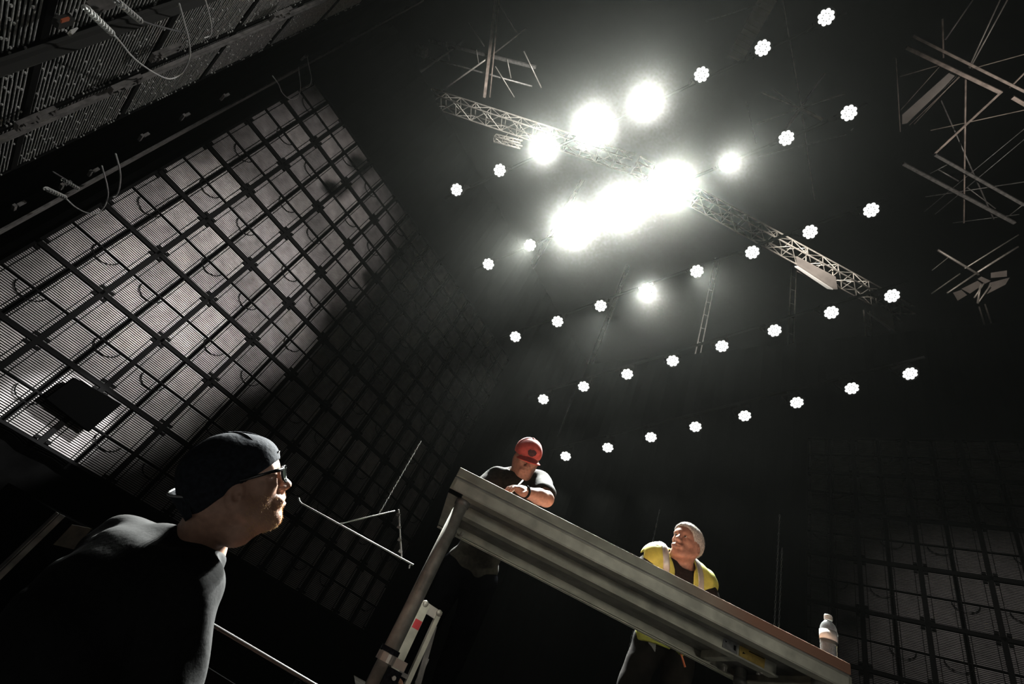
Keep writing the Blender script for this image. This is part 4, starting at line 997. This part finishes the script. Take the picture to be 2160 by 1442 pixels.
# ================================================================ smaller things
# wing screen uprights and cables
WP = WO + WN * .10
def wing(x, y, off=.10): return onplane(x, y, WO + WN * off, WN)
def upright(label, s, w, th, z0, z1, off):
    c = np.array([WO[0], WO[1], 0]) + WD * s + WN * off; R = np.array([WD, WN, (0, 0, 1)]).T
    t = thing('screen_upright', label, 'upright', (c[0], c[1], z0)); return t, c, R
t, c, R = upright('broad grey upright rail nearest the camera on the near wing screen', 4.12, .14, .05, 0, 12, .09)
mb = MB(); mb.box((c[0], c[1], 6), (.15, .02, 12), R); mb.box((*(c + WN * .03)[:2], 6), (.012, .05, 12), R); build('rail', mb, M['rail'], t)
q = wing(133, 45, .12); mb = MB(); mb.box(q, (.07, .04, .10), R); build('bracket', mb, M['rail'], t)
mb = MB(); mb.box(wing(137, 42, .145), (.03, .01, .05), R); o = build('label_plate', mb, M['orange'], t); o['label'] = 'orange label'
mb = MB(); mb.box(wing(212, 10, .16), (.06, .05, .16), R); build('bracket', mb, M['alu_dark'], t)
mb = MB(); mb.prism([wing(x, y, .17) for x, y in [(141, 70), (148, 63), (163, 57), (155, 66), (145, 75)]], WN * .008); o = build('clip', mb, M['white'], t); o['label'] = 'white clip'
t, c, R = upright('twin thin upright with rectangular brackets in the middle of the near wing screen', 5.37, .1, .05, 0, 12, .10)
for e in (-.045, .045):
    mb = MB(); cc = c + WD * e; mb.box((cc[0], cc[1], 6), (.012, .03, 12), R); build('rail', mb, M['alu_dark'], t)
for px in ((265, 178), (592, 30), (75, 250), (350, 110)):
    q = wing(*px, .14); mb = MB()
    for dx, dz, sx, sz in ((-.06, 0, .010, .30), (.06, 0, .010, .30), (0, -.15, .13, .010), (0, .15, .13, .010), (.0, 0, .008, .28)): mb.box(q + WD * dx + np.array([0, 0, dz]), (sx, .03, sz), R)
    for k in range(5): mb.box(q + WD * rng.uniform(-.06, .06) + np.array([0, 0, rng.uniform(-.15, .15)]) + WN * .02, (.03, .02, .02), R)
    build('bracket', mb, M['alu_dark'], t)
sB = 8.47; t, c, R = upright('long pale upright rail between the wing screen and the left rear screen', sB, .1, .05, 0, 14, .12)
mb = MB(); mb.box((c[0], c[1], 7), (.20, .02, 14), R); build('rail', mb, M['alu_dark'], t)
for px in ((30, 437), (130, 393), (190, 365), (297, 290), (385, 247), (470, 205), (640, 122)):
    q = wing(*px, .2); mb = MB(); mb.box(q, (.16, .03, .03), R); mb.box(q + np.array([0, 0, .08]), (.03, .03, .08), R); build('bracket', mb, M['alu_dark'], t)
def cable(label, px, off, r, m, coil=None):
    P = [wing(x, y, off) for x, y in px]; out = []
    for i in range(len(P) - 1):                       # smooth run through the points
        p0, p1, p2, p3 = P[max(i-1, 0)], P[i], P[i+1], P[min(i+2, len(P)-1)]
        for k in range(8):
            t_ = k / 8; out.append(.5 * ((2*p1) + (-p0+p2)*t_ + (2*p0-5*p1+4*p2-p3)*t_**2 + (-p0+3*p1-3*p2+p3)*t_**3))
    out.append(P[-1]); t = thing('cable', label, 'cable', P[0], 'cables looped on the left uprights'); mb = MB(); mb.tube(out, r * .55, 8); build('sheath', mb, m, t, smooth=True)
    if coil:
        a, b = wing(*coil[0], off), wing(*coil[1], off); d = b - a; n = coil[2]; dn = nrm(d); u = nrm(np.cross(dn, WN)); w = np.cross(dn, u); pts = []
        for k in range(n * 10 + 1): an = 2 * math.pi * k / 10; pts.append(a + d * k / (n * 10) + (math.cos(an) * u + math.sin(an) * w) * r * 1.3)
        mb = MB(); mb.tube(pts, r * .5, 6); build('coil', mb, M['cable'], t, smooth=True)
    return t
cable('black and pale cable hanging in a big loop across the near wing screen', [(178,14),(215,48),(248,82),(285,125),(330,156),(360,166),(385,152),(400,120),(398,85),(388,45),(378,8)], .30, .012, M['cable'], ((180, 16), (236, 70), 9))
cable('short pale cable loop at the top of the near wing screen', [(432,-4),(441,30),(446,58),(443,74),(430,80)], .30, .010, M['cable'])
cable('cable with beaded tie running from the top of the wing screen', [(240,-6),(268,20),(300,44),(345,58),(400,72)], .28, .012, M['cable_dark'], ((246, 2), (296, 44), 8))
cable('thin white cable loop at the lower end of the long upright', [(97,398),(120,408),(137,417),(160,437),(185,449),(206,449),(221,434),(228,412),(226,390),(221,372),(215,350)], .35, .015, M['cable'], ((97, 398), (137, 416), 8))
cable('white cable curving beside the thin loop on the long upright', [(244,325),(250,346),(254,370),(252,396),(246,411),(238,416)], .35, .018, M['cable'])
cable('tiny beaded cable above the thin white loop', [(112,362),(135,376),(163,393)], .35, .012, M['cable_dark'], ((133, 379), (164, 397), 7))
cable('faint cable loop near the upper end of the long upright', [(575,160),(588,178),(596,196),(612,209),(628,205),(634,185),(632,160),(630,142)], .35, .013, M['cable'])
cable('small faint cable curve beside the upper loop of the long upright', [(648,120),(652,140),(657,165),(653,181),(645,185)], .35, .012, M['cable'])

# black box in front of the bright corner of the left screen
mb = MB(); mb.prism([onplane(x, y, LO + LN * .45, LN) for x, y in [(98, 840), (158, 796), (257, 852), (188, 910)]], LN * -.22)
bx = solo('equipment_box', mb, M['pitch'], 'plain black box fixed in front of the bright lower corner panels', 'box')
pc = onplane(172, 850, LO + LN * .2, LN); mb = MB(); mb.bar(pc, pc - LN * .2, .12, .12); b_ = build('bracket', mb, M['black'], bx, np.array(bx.location))

# barrier in front of the riser
B0 = onz(470, 1330, 1.215); B1 = onz(660, 1442, 1.215); bd = nrm(B1 - B0); Ba = B0 - bd * .10; Bb = B0 + bd * .75
t = thing('barrier', 'low metal barrier with pale top rail in front of the stage riser', 'barrier', (*((Ba + Bb) / 2)[:2], 0))
mb = MB(); mb.tube([Ba, Bb], .006, 10); build('top_rail', mb, M['rail'], t, smooth=True)
for k in (0, .5, 1):
    p = Ba + (Bb - Ba) * k; mb = MB(); mb.tube([(p[0], p[1], 0), p - [0, 0, .01]], .012, 8); build('post', mb, M['pitch'], t, smooth=True)
mb = MB(); mb.bar((Ba + Bb) / 2 - (Bb - Ba) / 2 * .98 - [0, 0, .62], (Ba + Bb) / 2 + (Bb - Ba) / 2 * .98 - [0, 0, .62], .012, 1.05); build('panel', mb, M['drape'], t)
for k in (0, 1):
    p = Ba + (Bb - Ba) * k; n = np.array([-bd[1], bd[0], 0]); mb = MB(); mb.bar((p[0] - n[0] * .25, p[1] - n[1] * .25, .015), (p[0] + n[0] * .25, p[1] + n[1] * .25, .015), .05, .03); build('foot', mb, M['black'], t)

# folded ladder behind the left table leg
yl = 3.06
def col(px, y): p = ony(*px, y); return np.array([p[0], p[1], 0]), p[2]
a, za = col((898, 1270), yl); b, zb = col((927, 1290), yl + .02)
t = thing('folding_ladder', 'folded aluminium ladder with a red mark standing behind the left table leg', 'ladder', (*((a + b) / 2)[:2], STAGE_Z))
up = np.array([0, 0, 1.0])
mb = MB(); mb.bar(a + up * STAGE_Z, a + up * (za - .01), .030, .055); mb.bar(a + up * (STAGE_Z + .05) + np.array([-.008, -.017, 0]), a + up * (za - .3) + np.array([-.008, -.017, 0]), .004, .012); build('side_rail', mb, M['alu'], t)
mb = MB(); mb.bar(b + up * STAGE_Z, b + up * (zb - .02), .03, .026); build('side_rail', mb, M['alu'], t)
b2 = b + np.array([.03, .03, 0]); mb = MB(); mb.bar(b2 + up * STAGE_Z + np.array([.05, 0, 0]), b2 + up * (zb - .07) + np.array([-.02, 0, 0]), .012, .03); mb.box(b2 + up * (zb - .28) + np.array([.02, 0, 0]), (.02, .01, .12)); build('strut', mb, M['alu_dark'], t)
mb = MB(); d_ = nrm(b - a); mb.bar(a + up * (za - .02) - d_ * .02, b + up * (zb - .02) + d_ * .015, .014, .05); build('top_bracket', mb, M['truss'], t)
for p, z in ((a, za), (b, zb)):
    mb = MB(); mb.lathe([(0, -.016), (.014, -.014), (.018, 0), (.014, .014), (0, .016)], 14, np.array([(1, 0, 0), (0, 0, 1), (0, -1, 0)]).T, p + up * (z - .008) + np.array([0, -.012, 0])); build('pivot_cap', mb, M['truss'], t, smooth=True)
mb = MB(); mb.box(a + up * (za - .115) + np.array([0, -.0165, 0]), (.056, .003, .045)); mk = build('paint_mark', mb, M['red'], t); mk['label'] = 'red paint mark'
mb = MB(); mb.bar(a + up * (STAGE_Z + .12), b + up * (STAGE_Z + .12), .02, .02); build('rung', mb, M['alu_dark'], t)
# clamp on the left table leg
lp = tp(.085, .085, 0); zc = 1.30
for k in range(40):
    if proj((lp[0], lp[1], zc))[1] < 1400: break
    zc += .01
t = thing('pipe_clamp', 'dark clamp with a chrome band low on the left table leg', 'clamp', (lp[0], lp[1], zc))
mb = MB(); mb.tube([lp + up * zc, lp + up * (zc + .03)], .041, 20, cap=False); mb.bar(lp + up * (zc + .015) + np.array([.03, -.01, 0]), lp + up * (zc + .015) + np.array([.085, -.02, 0]), .02, .032); build('band', mb, M['truss'], t)
mb = MB(); mb.tube([lp + up * (zc + .032), lp + up * (zc + .05)], .0405, 20, cap=False); mb.box(lp + up * (zc - .035) + np.array([.05, -.015, 0]), (.06, .04, .06)); build('jaw', mb, M['navycap'], t)
mb = MB(); mb.tube([lp + up * (zc - .03) + np.array([.055, -.04, 0]), lp + up * (zc - .03) + np.array([.055, -.075, 0])], .008, 8); build('screw', mb, M['truss'], t)
# thin stand rods
for lab, p0, p1, y in (('dim jointed metal rod standing right of the folded ladder', (973, 1333), (935, 1436), 3.62), ('thin bright-edged rod beside the jointed rod', (986, 1362), (959, 1438), 3.70)):
    p = ony(*p0, y); t = thing('stand_rod', lab, 'rod', (p[0], p[1], STAGE_Z)); mb = MB(); mb.tube([(p[0], p[1], STAGE_Z), p], .009, 8); build('tube', mb, M['alu'] if 'bright' in lab else M['alu_dark'], t, smooth=True)
    if 'jointed' in lab:
        for k in (.02, .14, .30): mb = MB(); mb.tube([p - up * k, p - up * (k + .03)], .015, 10); build('joint', mb, M['truss'], t, smooth=True)
# flight case, half lost in the dark at lower left
cq = at(80, 1127, 2.5); cx, zt = np.array([cq[0], cq[1], 0]), ztop(cq, 1083)
d1 = nrm(np.array([.55, .83, 0])); d2 = nrm(np.array([-.83, .55, 0])); t = thing('flight_case', 'dark flight case with metal edge at lower left behind the near person', 'case', (*(cx + (d1 + d2) * .3)[:2], 0))
R = np.array([d1, d2, (0, 0, 1)]).T; mb = MB(); mb.box(cx + (d1 + d2) * .35 + up * zt / 2, (.7, .7, zt), R); build('body', mb, M['pitch'], t, bevel=.004)
for s_, l_ in ((d1, -d2), (d2, -d1)):
    mb = MB(); mb.box(cx + s_ * .017 + l_ * .003 + up * zt / 2, (.03, .006, zt) if s_ is d1 else (.006, .03, zt), R); build('edge', mb, M['alu_dark'], t)
mb = MB(); mb.prism([onplane(x, y, cx - d2 * .002, -d2) for x, y in [(112, 1148), (152, 1106), (194, 1114), (155, 1158)]], -d2 * .002); o = build('label_panel', mb, M['beige'], t); o['label'] = 'beige label panel'
hp = [onplane(x, y, cx - d1 * .03, -d1) for x, y in [(60, 1297), (72, 1292), (92, 1280)]]; mb = MB(); mb.tube(hp, [.012, .010, .005], 8); build('handle', mb, M['alu'], t, smooth=True)
bpy.context.view_layer.update()
